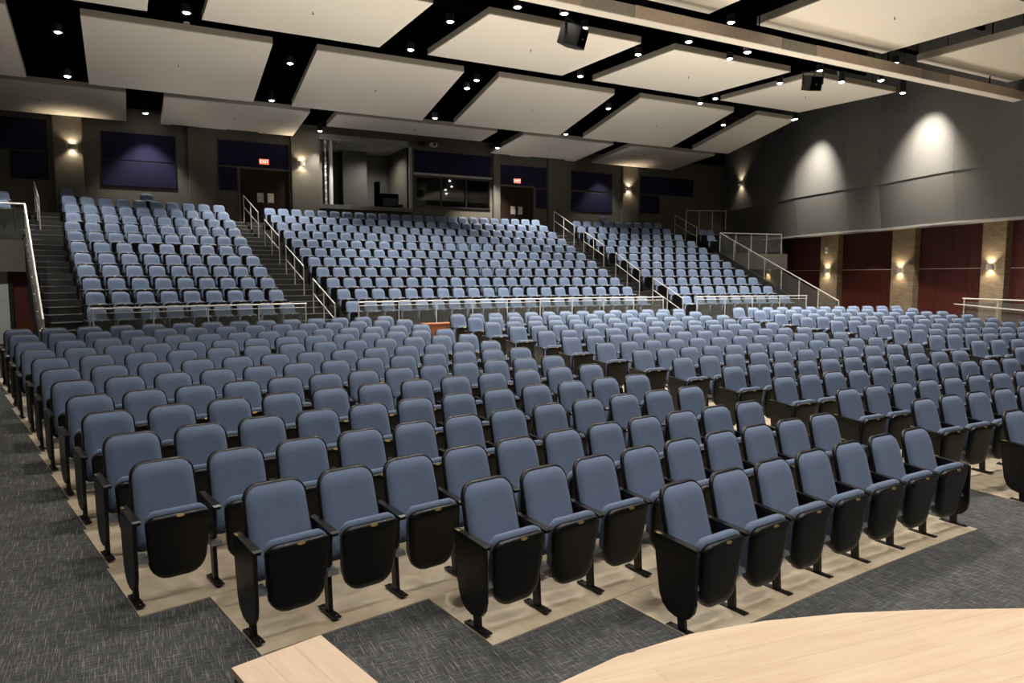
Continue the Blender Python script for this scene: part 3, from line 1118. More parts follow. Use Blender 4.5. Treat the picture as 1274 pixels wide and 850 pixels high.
# ---- wall sconces
def sconce(p, rz, label, group):
    t = empty('wall_sconce', p, rz)
    tag(t, label, 'wall lamp', group)
    mb = MB()
    n = 10
    for i in range(n):
        a0, a1 = math.pi * i / n, math.pi * (i + 1) / n
        r0, r1 = 0.15, 0.135
        q = lambda a, r: (r * math.cos(a), -r * math.sin(a) * 0.75 - 0.02)
        A, B, C_, D = q(a0, r0), q(a1, r0), q(a1, r1), q(a0, r1)
        mb.frustum([(*A, -0.09), (*B, -0.09), (*C_, -0.09), (*D, -0.09)], [(*A, 0.09), (*B, 0.09), (*C_, 0.09), (*D, 0.09)])
    mb.build('shade', 'trim', t)
    MB().box(-0.1, 0.1, -0.02, 0.0, -0.08, 0.08).build('back_plate', 'trim', t)
    MB().box(-0.08, 0.08, -0.09, -0.025, 0.02, 0.04).build('lens', 'sconce_lens', t)
    MB().box(-0.08, 0.08, -0.09, -0.025, -0.04, -0.02).build('lens', 'sconce_lens', t)
    for s in (1, -1):
        spot(t, (0, -0.10, 0.05 * s), SCONCE_W * 6, 120, 0.6, (1.0, 0.82, 0.58), 0.04, rot=(math.pi, 0, 0) if s > 0 else (0, 0, 0))


for px, py, lab in ((90, 183, 'half-round wall sconce on the rear pilaster beside the far stair'), (375, 204, 'half-round wall sconce between the double door and control booth'), (782, 235, 'half-round wall sconce on the narrow rear pilaster near the corner')):
    p = at_y(px, py, Y_BACK - 0.22)
    sconce(p, 0.0, lab, 'rear wall sconces')
for px, py, off, lab in ((1029.5, 337, 0.0, 'warm half-round sconce on the brick pier below the small white sensor'), (1120, 336.2, 0.0, 'warm half-round sconce on the middle brick pier between two red panels'), (1233, 332, 0.0, 'warm half-round sconce on the brick pier above the ramp rail'), (956, 338, 0.0, 'warm half-round sconce on the brick seen through the stair glass'), (921, 228, 0.35, 'half-round sconce high on the grey side wall near the rear corner')):
    p = at_plane(px, py, WP + WN * off, WN)
    sconce(p + WN * 0.005, WALL_ROT - math.pi / 2, lab, 'side wall sconces')


# ---- navy acoustic panels on the rear wall
def acoustic(px0, px1, py0, py1, label, y=Y_BACK):
    """pixel corners: left/right x, top/bottom y measured at the left edge"""
    a, b = at_y(px0, py0, y), at_y(px1, py0, y)
    z1 = a.z
    z0 = at_y(px0, py1, y).z
    w, h = b.x - a.x, z1 - z0
    t = empty('acoustic_panel', ((a.x + b.x) / 2, y, z0))
    tag(t, label, 'wall panel', 'navy acoustic wall panels')
    MB().box(-w / 2, w / 2, -0.05, 0.0, 0, h).build('fabric_face', 'navy', t)
    fr = MB()
    for x0, x1, za, zb in ((-w / 2 - .012, w / 2 + .012, -.012, 0), (-w / 2 - .012, w / 2 + .012, h, h + .012), (-w / 2 - .012, -w / 2, 0, h), (w / 2, w / 2 + .012, 0, h)):
        fr.box(x0, x1, -0.04, 0.0, za, zb)
    fr.build('edge_trim', 'black_metal', t)


acoustic(-30, 57, 142, 182, 'broad navy panel high on the rear wall beside the sconce pilaster')
acoustic(12, 59, 187, 221, 'small navy panel below the broad one beside the sconce pilaster')
acoustic(125, 217, 163, 197, 'upper navy panel of the pair between the two rear pilasters')
acoustic(126, 218, 198.5, 230, 'lower navy panel of the pair between the two rear pilasters')
acoustic(271, 358, 174, 205, 'navy panel above the double door beside the booth')
acoustic(272, 294, 207.5, 236, 'narrow navy panel beside the double door next to the booth')
acoustic(515, 610, 187, 215, 'navy panel above the control room window')
acoustic(621.5, 679, 205, 231, 'navy panel above the rear door beside the control window')
acoustic(667, 679, 236, 259, 'narrow navy panel beside the rear door near the control window')
acoustic(711, 761, 213, 236, 'upper navy panel of the pair beside the corner sconce')
acoustic(711, 761, 239, 262, 'lower navy panel of the pair beside the corner sconce')
acoustic(797, 862, 219, 241, 'long navy panel at the rear corner past the last sconce')
acoustic(797, 820, 243, 265, 'small square navy panel below the corner panel')


# ---- exit signs
def exit_sign(px, py, label):
    p = at_y(px, py, Y_BACK - 0.115)
    t = empty('exit_sign', (p.x, p.y, p.z))
    tag(t, label, 'sign', 'exit signs')
    MB().box(-0.19, 0.19, -0.05, 0.06, -0.11, 0.11).build('housing', 'white', t)
    MB().box(-0.18, 0.18, -0.054, -0.05, -0.10, 0.10).build('face', 'exit_red', t)
    cu = bpy.data.curves.new('letters', 'FONT')
    cu.body = 'EXIT'
    cu.size = 0.17
    cu.align_x = 'CENTER'
    cu.align_y = 'CENTER'
    cu.extrude = 0.002
    tmp = bpy.data.objects.new('letters_tmp', cu)
    COL.objects.link(tmp)
    bpy.context.view_layer.update()
    me = bpy.data.meshes.new_from_object(tmp.evaluated_get(bpy.context.evaluated_depsgraph_get()))
    bpy.data.objects.remove(tmp, do_unlink=True)
    me.materials.clear()
    me.materials.append(M['exit_text'])
    link('letters', me, t, (0, -0.057, 0), (math.pi / 2, 0, 0))


exit_sign(328.3, 201.5, 'small red EXIT sign above the double door beside the booth')
exit_sign(643, 225.3, 'small red EXIT sign above the rear door beside the control window')


# ---- hanging loudspeakers
def loudspeaker(px, py, y, yaw, size, label):
    p = at_y(px, py, y)
    t = empty('loudspeaker', p, yaw)
    tag(t, label, 'speaker')
    s = size
    hexa = [(-0.5 * s, 0.05 * s), (-0.30 * s, -0.42 * s), (0.30 * s, -0.42 * s), (0.5 * s, 0.05 * s), (0.36 * s, 0.40 * s), (-0.36 * s, 0.40 * s)]
    tilt = Matrix.Rotation(math.radians(18), 4, 'X')
    body = MB().prism(hexa, -0.34 * s, 0.34 * s)
    body.v = [tuple(tilt @ Vector(v)) for v in body.v]
    b = body.build('cabinet', 'black_metal', t)
    gr = MB().box(-0.27 * s, 0.27 * s, -0.435 * s, -0.42 * s, -0.30 * s, 0.30 * s)
    gr.v = [tuple(tilt @ Vector(v)) for v in gr.v]
    gr.build('grille', 'black', b)
    lg = MB().box(-0.04 * s, 0.04 * s, -0.45 * s, -0.434 * s, -0.05 * s, -0.01 * s)
    lg.v = [tuple(tilt @ Vector(v)) for v in lg.v]
    lg.build('badge', 'bracket', b)
    yk = MB()
    yk.box(-0.53 * s, -0.50 * s, -0.05 * s, 0.05 * s, -0.05 * s, 0.52 * s)
    yk.box(0.50 * s, 0.53 * s, -0.05 * s, 0.05 * s, -0.05 * s, 0.52 * s)
    yk.box(-0.53 * s, 0.53 * s, -0.05 * s, 0.05 * s, 0.52 * s, 0.55 * s)
    yk.build('yoke', 'black_metal', t)
    MB().tube((0, 0, 0.53 * s), (0, 0, 11.5 - p.z), 0.02, 6).build('drop_pipe', 'black', t)


loudspeaker(713, 46, 15.2, math.radians(28), 0.66, 'black hanging loudspeaker with bright lit top beside a pendant light')
loudspeaker(1011, 103.5, 15.2, math.radians(-25), 0.60, 'black hexagonal loudspeaker hanging before the last ceiling panel')


# ---- railings
def railing_obj(name, label, cat='railing', group=None, loc=(0, 0, 0)):
    return tag(empty(name, loc), label, cat, group)


def curved_rail(px0, px1, posts, label, group):
    rho = UR[0] - 0.79
    a, b = on_arc(px0, 378, CU, rho), on_arc(px1, 372, CU, rho)
    t0, t1 = [math.atan2(p.x - CU[0], p.y - CU[1]) for p in (a, b)]
    base = UZ[0] - 0.19
    t = railing_obj('guard_rail', label, 'railing', group, (0, 0, 0))
    zt = 1.63
    n = 14
    top = MB()
    mid = MB()
    for i in range(n):
        A, B = t0 + (t1 - t0) * i / n, t0 + (t1 - t0) * (i + 1) / n
        top.tube(pol(CU, rho, A, zt), pol(CU, rho, B, zt), 0.020)
        mid.tube(pol(CU, rho, A, zt - 0.10), pol(CU, rho, B, zt - 0.10), 0.010, 6)
    top.build('top_rail', 'steel', t)
    mid.build('clip_rail', 'steel', t)
    ths = []
    for px in posts:
        p = on_arc(px, 375, CU, rho)
        th = math.atan2(p.x - CU[0], p.y - CU[1])
        ths.append(th)
        MB().tube(pol(CU, rho, th, base), pol(CU, rho, th, zt), 0.019).build('post', 'steel', t)
    for i in range(len(ths) - 1):
        mb = MB()
        sector(mb, CU, rho - 0.006, rho + 0.006, ths[i] + 0.0014, ths[i + 1] - 0.0014, zt - 0.11, base + 0.06, 3)
        mb.build('glass_panel', 'glass', t)


# kerb under the guard glass
def kerb():
    mb = MB()
    sector(mb, CU, UR[0] - 0.86, UR[0] - 0.42, th_x(CU, UR[0], -0.9), th_x(CU, UR[0], 23.0), UZ[0] - 0.19, 0.4, 20)
    o = mb.build('trim_1', 'stair_carpet')
    struct(o, 'low dark kerb under the glass guard of the upper tier', 'kerb')


kerb()
curved_rail(113, 381, (115, 190, 258.5, 321.5, 380), 'glass guard rail before the upper rows beside the stair of the pale grey door', 'glass guards before the upper tier')
curved_rail(445, 826, (446, 496, 543, 588, 631, 672, 712, 751, 788.5, 825), 'longest glass guard rail before the middle upper rows', 'glass guards before the upper tier')
curved_rail(866.5, 1004, (867, 902, 936, 970, 1003), 'glass guard rail before the upper rows nearest the brick piers', 'glass guards before the upper tier')


def tier_floor(rho):
    return UZ[0] + (rho - (UR[0] - 0.42)) * (0.3405 / 0.88)


def stair_pt(px, py, h):
    lo, hi = 41.0, 56.0
    for _ in range(60):
        m = (lo + hi) / 2
        p = on_arc(px, py, CU, m)
        # along the ray upward the tier climbs faster than the ray
        if p.z - tier_floor(m) > h:
            lo = m
        else:
            hi = m
    return on_arc(px, py, CU, lo)


def stair_rail(p0, p1, nposts, label, group, h=0.9):
    a, b = stair_pt(*p0, h), stair_pt(*p1, h)      # a top, b bottom
    if abs(a.z - b.z) < 0.3:
        b = a + Vector((0.0, -1.6, -0.62))
    t = railing_obj('stair_handrail', label, 'railing', group)
    MB().tube(a, b, 0.019).build('top_rail', 'steel', t)
    dn = Vector((0, 0, -0.45))
    MB().tube(a + dn, b + dn, 0.016).build('mid_rail', 'steel', t)
    for i in range(nposts):
        p = a + (b - a) * (i / (nposts - 1))
        r = math.hypot(p.x - CU[0], p.y - CU[1])
        k = max(0, min(11, int((r - UR[0] + 0.42) // 0.88)))
        g = UZ[k] if r > UR[0] - 0.42 else 0.6
        MB().tube(Vector((p.x, p.y, min(g, p.z - 0.5))), p, 0.017).build('post', 'steel', t)
    return a, b


for i, (p0, p1) in enumerate((((302.8, 243), (321, 264)), ((329, 273), (347, 294)), ((355.5, 306), (377.6, 331)), ((389.4, 347), (416.5, 378)))):
    stair_rail(p0, p1, 3, '%s steel handrail section up the aisle stair toward the double door beside the booth' % ('topmost', 'second', 'third', 'lowest')[i], 'aisle stair handrails')
for i, (p0, p1) in enumerate((((689.4, 263), (714.3, 280.5)), ((726.4, 288), (751.4, 305)), ((766.2, 315), (795.9, 337)), ((812.4, 346), (849.8, 371.5)))):
    stair_rail(p0, p1, 3, '%s steel handrail section up the aisle stair beside the corner navy panels' % ('topmost', 'second', 'third', 'lowest')[i], 'aisle stair handrails')
stair_rail((840, 268), (867, 283), 3, 'steel handrail at the top of the stair near the dark rear corner', None)
stair_rail((42, 226), (48, 246), 3, 'steel handrail at the top of the stair beside the landing glass', None)


def glass_stair(plan_a, plan_b, z_a, z_b, n, label, lead=None):
    """raking glass guard on a dark stringer; plan points, rail heights"""
    a, b = Vector((plan_a[0], plan_a[1], z_a)), Vector((plan_b[0], plan_b[1], z_b))
    t = railing_obj('stair_guard', label)
    MB().tube(a, b, 0.026).build('top_rail', 'steel', t)
    d = (b - a)
    nrm = Vector((d.y, -d.x, 0)).normalized() * 0.06
    q0 = [a + Vector((0, 0, -1.55)), b + Vector((0, 0, -1.55))]
    st = MB()
    lowa, lowb = Vector((a.x, a.y, 0.3)), Vector((b.x, b.y, 0.3))
    topa, topb = a + Vector((0, 0, -0.88)), b + Vector((0, 0, -0.88))
    lb = Vector((b.x, b.y, max(0.3, b.z - 1.75)))
    st.frustum([lowa - nrm, lb - nrm, lb + nrm, lowa + nrm], [topa - nrm, topb - nrm, topb + nrm, topa + nrm])
    st.build('stringer', 'stair_carpet', t)
    for i in range(n):
        p = a + d * (i / (n - 1))
        MB().tube(p + Vector((0, 0, -0.90)), p, 0.022).build('post', 'steel', t)
        for zz in (-0.2, -0.7):
            MB().tube(p + Vector((0, 0, zz)) - nrm * 0.7, p + Vector((0, 0, zz)) + nrm * 0.7, 0.02, 6).build('glass_clip', 'steel', t)
    gn = nrm.normalized() * 0.006
    for i in range(n - 1):
        p, r = a + d * ((i + 0.06) / (n - 1)), a + d * ((i + 0.94) / (n - 1))
        lo, hi = Vector((0, 0, -0.82)), Vector((0, 0, -0.10))
        MB().frustum([p + lo - gn, r + lo - gn, r + lo + gn, p + lo + gn], [p + hi - gn, r + hi - gn, r + hi + gn, p + hi + gn]).build('glass_panel', 'glass', t)
    if lead is not None:
        l0 = Vector(lead)
        MB().tube(b, l0, 0.026).build('top_rail', 'steel', t)
        m = max(2, int((l0 - b).length / 0.9) + 1)
        for i in range(1, m):
            p = b + (l0 - b) * (i / (m - 1))
            MB().tube(p + Vector((0, 0, -0.95)), p, 0.022).build('post', 'steel', t)
        g2 = (l0 - b).normalized()
        gn2 = Vector((g2.y, -g2.x, 0)) * 0.006
        for i in range(m - 1):
            p, r = b + (l0 - b) * ((i + 0.06) / (m - 1)), b + (l0 - b) * ((i + 0.94) / (m - 1))
            lo, hi = Vector((0, 0, -0.88)), Vector((0, 0, -0.10))
            MB().frustum([p + lo - gn2, r + lo - gn2, r + lo + gn2, p + lo + gn2], [p + hi - gn2, r + hi - gn2, r + hi + gn2, p + hi + gn2]).build('glass_panel', 'glass', t)


def plan_hit(px, py, a, b):
    a, b = Vector((a[0], a[1], 0)), Vector((b[0], b[1], 0))
    d = (b - a).normalized()
    return at_plane(px, py, a, Vector((d.y, -d.x, 0)))


SR = ((24.15, 18.5), (24.95, 25.2))
pb, pt = plan_hit(1043.5, 374.5, *SR), plan_hit(896, 290, *SR)
glass_stair((pb.x, pb.y), (pt.x, pt.y), pb.z, pt.z, 8, 'raking glass stair guard with steel rail beside the brick piers', lead=(28.6, pt.y - 0.5, pt.z - 0.0))
SL = ((-1.75, 19.5), (-2.6, 25.0))
lb_, lt_ = plan_hit(53.5, 398, *SL), plan_hit(30.5, 254, *SL)
glass_stair((lb_.x, lb_.y), (lt_.x, lt_.y), lb_.z, lt_.z, 8, 'raking glass stair guard with steel rail beside the pale grey door', lead=(-5.2, lt_.y - 0.1, lt_.z))


def landings():
    z = pt.z - 0.95
    o = MB().prism([(pt.x, pt.y - 0.05), (29.0, pt.y - 0.55), (30.2, 30.0), (pt.x + 0.4, 30.0)], z - 0.75, z).build('floor_landing', 'wall')
    struct(o, 'landing with taupe fascia between the stair and the side wall', 'landing')
    z = lt_.z - 0.95
    o = MB().prism([(lt_.x, lt_.y - 0.02), (lt_.x - 0.3, 30.0), (-7.5, 30.0), (-5.4, lt_.y - 0.12)], z - 0.85, z).build('floor_balcony', 'wall')
    struct(o, 'landing with taupe fascia above the pale grey door', 'landing')


landings()


def under_landing():
    y = lt_.y + 0.3
    w = MB().box(-8.0, lt_.x + 0.1, y, y + 0.2, 0.3, lt_.z - 1.8).build('wall_under_landing', 'wall')
    struct(w, 'dark red panelled wall under the landing beside the far stair', 'wall')
    x = lt_.x + 0.05
    for i in range(5):
        for z0, z1 in ((0.55, 2.40), (2.42, lt_.z - 1.82)):
            MB().box(x - 0.62, x - 0.008, y - 0.03, y, z0, z1).build('wood_panel', 'red', w)
        x -= 0.628
    d = empty('door_3', (at_y(4, 370, y - 0.05).x, y - 0.05, 0.55))
    struct(d, 'pale grey door leaf in the red panelled wall under the landing', 'door')
    MB().box(-0.95, 0.13, -0.05, 0.0, 0.0, 2.05).build('door_leaf', 'grey_door', d)
    MB().box(0.135, 0.23, -0.06, 0.02, 0.0, 2.12).build('door_frame', 'black_metal', d)
    MB().box(-0.95, 0.135, -0.06, 0.02, 2.055, 2.12).build('door_frame', 'black_metal', d)


under_landing()


def high_rail():
    t = railing_obj('guard_rail', 'thin level steel guard rail in the dark rear corner')
    a, b = at_y(854, 262, 29.4), at_y(903, 262.5, 27.9)
    MB().tube(a, b, 0.02).build('top_rail', 'steel', t)
    for i in range(4):
        p = a + (b - a) * (i / 3)
        MB().tube(p + Vector((0, 0, -1.0)), p, 0.018).build('post', 'steel', t)


high_rail()


def ramp_rail():
    t = railing_obj('ramp_rail', 'steel and glass ramp rail before the brick pier near the front')
    off = 1.9
    p0 = at_plane(1198, 371.5, WP + WN * off, WN)
    top_z = p0.z
    s0 = (p0 - WP).dot(WDIR)
    s1 = s0 - 5.0
    a, b = wpt(s0, off, top_z), wpt(s1, off, top_z)
    MB().tube(a, b, 0.026).build('top_rail', 'steel', t)
    q = at_plane(1187, 378.3, WP + WN * (off + 0.08), WN)
    r = at_plane(1274, 386.6, WP + WN * (off + 0.08), WN)
    MB().tube(q, q + (r - q) * 2.2, 0.02).build('hand_rail', 'steel', t)
    n = 5
    for i in range(n):
        s = s0 - 0.06 + (s1 - s0) * i / (n - 1)
        MB().tube(wpt(s, off, 0.3), wpt(s, off, top_z), 0.022).build('post', 'steel', t)
        if i < n - 1:
            sa, sb = s - 0.08, s + (s1 - s0) / (n - 1) + 0.08
            A, B = wpt(sa, off, 0.5), wpt(sb, off, 0.5)
            gn = WN * 0.006
            up = Vector((0, 0, top_z - 0.6))
            MB().frustum([A - gn, B - gn, B + gn, A + gn], [A - gn + up, B - gn + up, B + gn + up, A + gn + up]).build('glass_panel', 'glass', t)


ramp_rail()


# ---- small fittings
def small_things():
    p = at_plane(1029, 311, WP, WN) + WN * 0.002
    t = empty('motion_sensor', p, WALL_ROT - math.pi / 2)
    tag(t, 'small white sensor on the brick pier above its sconce', 'sensor')
    MB().box(-0.07, 0.07, -0.06, 0, -0.12, 0.12).build('body', 'white', t)
    MB().lathe([(0.05, -0.15), (0.06, -0.12), (0.05, -0.10)], 10, (0, -0.05)).build('dome', 'white', t)
    p = at_z(232, 28, 9.45)
    t = empty('smoke_detector', p)
    tag(t, 'small white smoke detector beneath a downlight in the ceiling gap', 'detector')
    MB().lathe([(0.05, -0.05), (0.09, -0.03), (0.09, 0.0), (0.02, 0.02)], 14).build('dome', 'white', t)
    MB().tube((0, 0, 0.0), (0, 0, 2.0), 0.01, 5).build('conduit', 'black', t)
    # fittings under the wide rear panel, over the control window
    for px, py, nm, lab in ((525, 179, 'wall_projector', 'small dark box fitting under the panel above the control window'), (539, 180.5, 'security_camera', 'small white camera box under the panel above the control window')):
        p = at_y(px, py, Y_BACK - 0.42)
        t = empty(nm, p)
        tag(t, lab, 'fitting')
        MB().box(-0.16, 0.16, -0.12, 0.12, -0.08, 0.08).build('body', 'white' if 'camera' in nm else 'black_metal', t)
        MB().lathe([(0.05, 0.0), (0.06, 0.03), (0.06, 0.06)], 10, (0, 0)).build('lens', 'black', t, loc=(0, -0.12, 0), rot=(math.pi / 2, 0, 0))
        MB().box(-0.02, 0.02, 0.1, 0.23, -0.02, 0.02).build('arm', 'black_metal', t)
    # mixing desk and monitor in the booth
    t = empty('mixing_desk', ((BOOTH_L + BOOTH_R) / 2 - 0.8, Y_BACK + 0.75, BOOTH_B - 1.0))
    tag(t, 'low mixing desk with pale controls inside the control booth', 'desk')
    MB().box(-0.9, 0.9, -0.35, 0.35, 0.0, 0.92).build('cabinet', 'black_metal', t)
    MB().frustum([(-0.8, -0.3, 0.92), (0.8, -0.3, 0.92), (0.8, 0.3, 0.92), (-0.8, 0.3, 0.92)], [(-0.8, -0.3, 0.98), (0.8, -0.3, 0.98), (0.8, 0.3, 1.12), (-0.8, 0.3, 1.12)]).build('console', 'black_metal', t)
    for i in range(7):
        MB().box(-0.55 + i * 0.13, -0.49 + i * 0.13, -0.1, 0.1, 1.05, 1.11).build('fader_bank', 'white', t)
    t = empty('equipment_rack', (BOOTH_R - 0.55, Y_BACK + 1.3, BOOTH_B - 1.0))
    tag(t, 'black equipment case standing in the corner of the control booth', 'case')
    MB().box(-0.4, 0.4, -0.3, 0.3, 0.0, 1.75).build('case', 'black', t)
    for i in range(3):
        MB().box(-0.36, 0.36, -0.31, -0.30, 0.3 + i * 0.45, 0.65 + i * 0.45).build('front_panel', 'black_metal', t)
    MB().box(-0.62, -0.42, -0.1, 0.2, 0.0, 2.3).build('side_column', 'black', t)
    t = empty('booth_lamp', (BOOTH_L + 2.9, Y_BACK + 1.2, BOOTH_T + 0.03))
    tag(t, 'dim flush lamp in the control booth ceiling', 'ceiling light')
    MB().lathe([(0.10, -0.01), (0.12, 0.0), (0.12, 0.018)], 14).build('trim_ring', 'trim', t)
    spot(t, (0, 0, -0.03), 220.0, 150, 0.8)
    # small orange wood box at the head of the concrete aisle
    p = on_arc(545, 402, CL, 50.3)
    g = floor_z(p.x, p.y)
    h = p.z - g
    t = empty('wooden_box', (p.x, p.y, g), 0.05)
    tag(t, 'small orange-brown wooden box on the floor at the aisle head', 'box')
    MB().box(-0.42, 0.42, -0.2, 0.2, 0.0, h - 0.03).build('body', 'orange_wood', t)
    MB().box(-0.44, 0.44, -0.22, 0.22, h - 0.03, h).build('lid', 'orange_wood', t)


small_things()


# ================================================================== SEATS
def rrect(w_top, w_bot, h, r_top, r_bot, seg):
    """closed outline, bottom-centre at origin, counter-clockwise seen from the front (-y)"""
    def corner(cx, cy, r, a0):
        return [(cx + r * math.cos(a0 + (math.pi / 2) * i / seg), cy + r * math.sin(a0 + (math.pi / 2) * i / seg)) for i in range(seg + 1)]
    p = []
    p += corner(w_bot / 2 - r_bot, r_bot, r_bot, -math.pi / 2)
    p += corner(w_top / 2 - r_top, h - r_top, r_top, 0)
    p += corner(-w_top / 2 + r_top, h - r_top, r_top, math.pi / 2)
    p += corner(-w_bot / 2 + r_bot, r_bot, r_bot, math.pi)
    return p


def pad(outline, loops, place):
    """loops: (inset metres, depth) from the front cap to the back cap; place(u, v, d) -> xyz"""
    us = [p[0] for p in outline]
    vs = [p[1] for p in outline]
    cu, cv = 0.0, (max(vs) + min(vs)) / 2
    hw, hh = max(us), (max(vs) - min(vs)) / 2
    n = len(outline)
    v, f = [], []
    for ins, d in loops:
        su, sv = 1 - ins / hw, 1 - ins / hh
        for (a, b) in outline:
            v.append(place(cu + (a - cu) * su, cv + (b - cv) * sv, d))
    for k in range(len(loops) - 1):
        for i in range(n):
            j = (i + 1) % n
            f.append((k * n + i, (k + 1) * n + i, (k + 1) * n + j, k * n + j))
    f.append(tuple(range(n)))
    f.append(tuple(range((len(loops) - 1) * n, len(loops) * n))[::-1])
    return v, f


SEAT_H = 0.91


def back_place(u, v, d):
    """back panel: v up from z 0.30, leaning; d towards the sitter"""
    z = 0.30 + v
    lean = (SEAT_H - z) * 0.27
    curve = 0.05 * (u / 0.23) ** 2
    return (u, -lean - d - curve * 0.35, z - 0.15 * d)


def pan_place(u, v, d):
    """folded seat: v up from z 0.15; d towards the stage (outer shell side)"""
    z = 0.155 + v
    belly = 0.035 * math.sin(math.pi * min(1, max(0, v / 0.45)))
    return (u, -0.235 - d - 0.06 * (v / 0.45) + belly * 0.6 * (1 if d > 0.1 else 0.0), z)


def seat_geometry(seg):
    g = {}
    ob = rrect(0.442, 0.472, 0.600, 0.105, 0.05, seg)
    oc = rrect(0.414, 0.446, 0.580, 0.092, 0.04, seg)
    # black shell with a rounded rim
    g['back_shell'] = pad(ob, [(0.016, 0.016), (0.004, 0.016), (0.0, 0.006), (0.0, -0.010), (0.012, -0.024)], back_place)
    oc = [(a, b + 0.010) for a, b in oc]
    g['backrest'] = pad(oc, [(0.13, 0.058), (0.075, 0.060), (0.030, 0.052), (0.006, 0.026), (0.0, 0.012), (0.01, 0.004)], back_place)
    op = rrect(0.428, 0.385, 0.440, 0.060, 0.120, seg)
    op = [(a, b - 0.022 * (1 - (a / 0.225) ** 2) * (1 if b < 0.2 else 0) + 0.012 * (1 - (a / 0.225) ** 2) * (1 if b > 0.3 else 0)) for a, b in op]
    g['seat_pan'] = pad(op, [(0.055, 0.160), (0.018, 0.157), (0.004, 0.148), (0.0, 0.135), (0.0, 0.100), (0.02, 0.098)], pan_place)
    oq = [(a * 0.965, b * 0.985 + 0.020 + (0.026 * (1 - (a / 0.225) ** 2) if b > 0.3 else 0)) for a, b in op]
    g['seat_cushion'] = pad(oq, [(0.03, 0.110), (0.0, 0.100), (0.0, 0.065), (0.012, 0.035), (0.035, 0.012), (0.08, 0.0)], pan_place)
    return g


HALF = 0.2665


def seat_parts():
    p = {}
    g = seat_geometry(5)
    for k in ('back_shell', 'seat_pan'):
        p[k] = mesh_from(k, *g[k], 'plastic', True)
    for k in ('backrest', 'seat_cushion'):
        p[k] = mesh_from(k, *g[k], 'fabric', True)
    # oval brass number plate on the top rim of the folded seat
    v, f = [], []
    for d in (0.0, 0.004):
        for i in range(14):
            a = 2 * math.pi * i / 14
            v.append((0.028 * math.cos(a), -0.4515 - d + 0.010 * math.sin(a) * 0.45, 0.592 + 0.010 * math.sin(a) + d * 0.45))
    f = [(i, (i + 1) % 14, 14 + (i + 1) % 14, 14 + i) for i in range(14)] + [tuple(range(14))[::-1], tuple(range(14, 28))]
    p['number_plate'] = mesh_from('number_plate', v, f, 'gold')
    # armrest, standard and foot at local x = 0 (moved to either side)
    ar = MB()
    w0, w1 = 0.020, 0.030
    ar.frustum([(-w0, -0.05, 0.578), (w0, -0.05, 0.578), (w0, -0.05, 0.615), (-w0, -0.05, 0.615)][::-1], [(-w1, -0.39, 0.560), (w1, -0.39, 0.560), (w1, -0.39, 0.592), (-w1, -0.39, 0.592)][::-1])
    ar.frustum([(-w1, -0.39, 0.560), (w1, -0.39, 0.560), (w1, -0.39, 0.592), (-w1, -0.39, 0.592)][::-1], [(-0.022, -0.415, 0.564), (0.022, -0.415, 0.564), (0.022, -0.412, 0.582), (-0.022, -0.412, 0.582)][::-1])
    p['armrest'] = ar.mesh('armrest', 'plastic')
    st = MB()
    st.frustum([(-0.015, -0.325, 0.012), (0.015, -0.325, 0.012), (0.015, -0.270, 0.012), (-0.015, -0.270, 0.012)], [(-0.014, -0.305, 0.34), (0.014, -0.305, 0.34), (0.014, -0.235, 0.34), (-0.014, -0.235, 0.34)])
    st.frustum([(-0.014, -0.33, 0.34), (0.014, -0.33, 0.34), (0.014, -0.17, 0.34), (-0.014, -0.17, 0.34)], [(-0.014, -0.34, 0.575), (0.014, -0.34, 0.575), (0.014, -0.08, 0.575), (-0.014, -0.08, 0.575)])
    p['standard'] = st.mesh('standard', 'steel_black')
    fp = MB()
    fp.box(-0.027, 0.027, -0.42, -0.175, 0.0, 0.010)
    for y in (-0.40, -0.195):
        fp.lathe([(0.010, 0.010), (0.010, 0.016), (0.006, 0.019)], 6, (0, y))
    p['foot_plate'] = fp.mesh('foot_plate', 'steel_black')
    bk = MB()
    bk.frustum([(-0.042, -0.375, 0.285), (0.042, -0.375, 0.285), (0.042, -0.255, 0.285), (-0.042, -0.255, 0.285)], [(-0.034, -0.365, 0.318), (0.034, -0.365, 0.318), (0.034, -0.265, 0.318), (-0.034, -0.265, 0.318)])
    p['hinge_bracket'] = bk.mesh('hinge_bracket', 'bracket')
    # shield-shaped end panel of the aisle seats (profile in y-z)
    prof = [(-0.060, 0.575), (-0.412, 0.562), (-0.418, 0.22), (-0.402, 0.155), (-0.365, 0.110), (-0.315, 0.092), (-0.255, 0.092), (-0.195, 0.108), (-0.145, 0.150), (-0.115, 0.22), (-0.095, 0.34)]
    v = [(-0.013, y, z) for y, z in prof] + [(0.013, y, z) for y, z in prof]
    n = len(prof)
    f = [tuple(range(n))[::-1], tuple(range(n, 2 * n))] + [(i, (i + 1) % n, n + (i + 1) % n, n + i) for i in range(n)]
    p['end_panel'] = mesh_from('end_panel', v, f, 'steel_black')
    p['row_plate'] = MB().box(-0.010, 0.010, -0.115, -0.075, 0.6105, 0.6150).mesh('row_plate', 'gold')
    return p


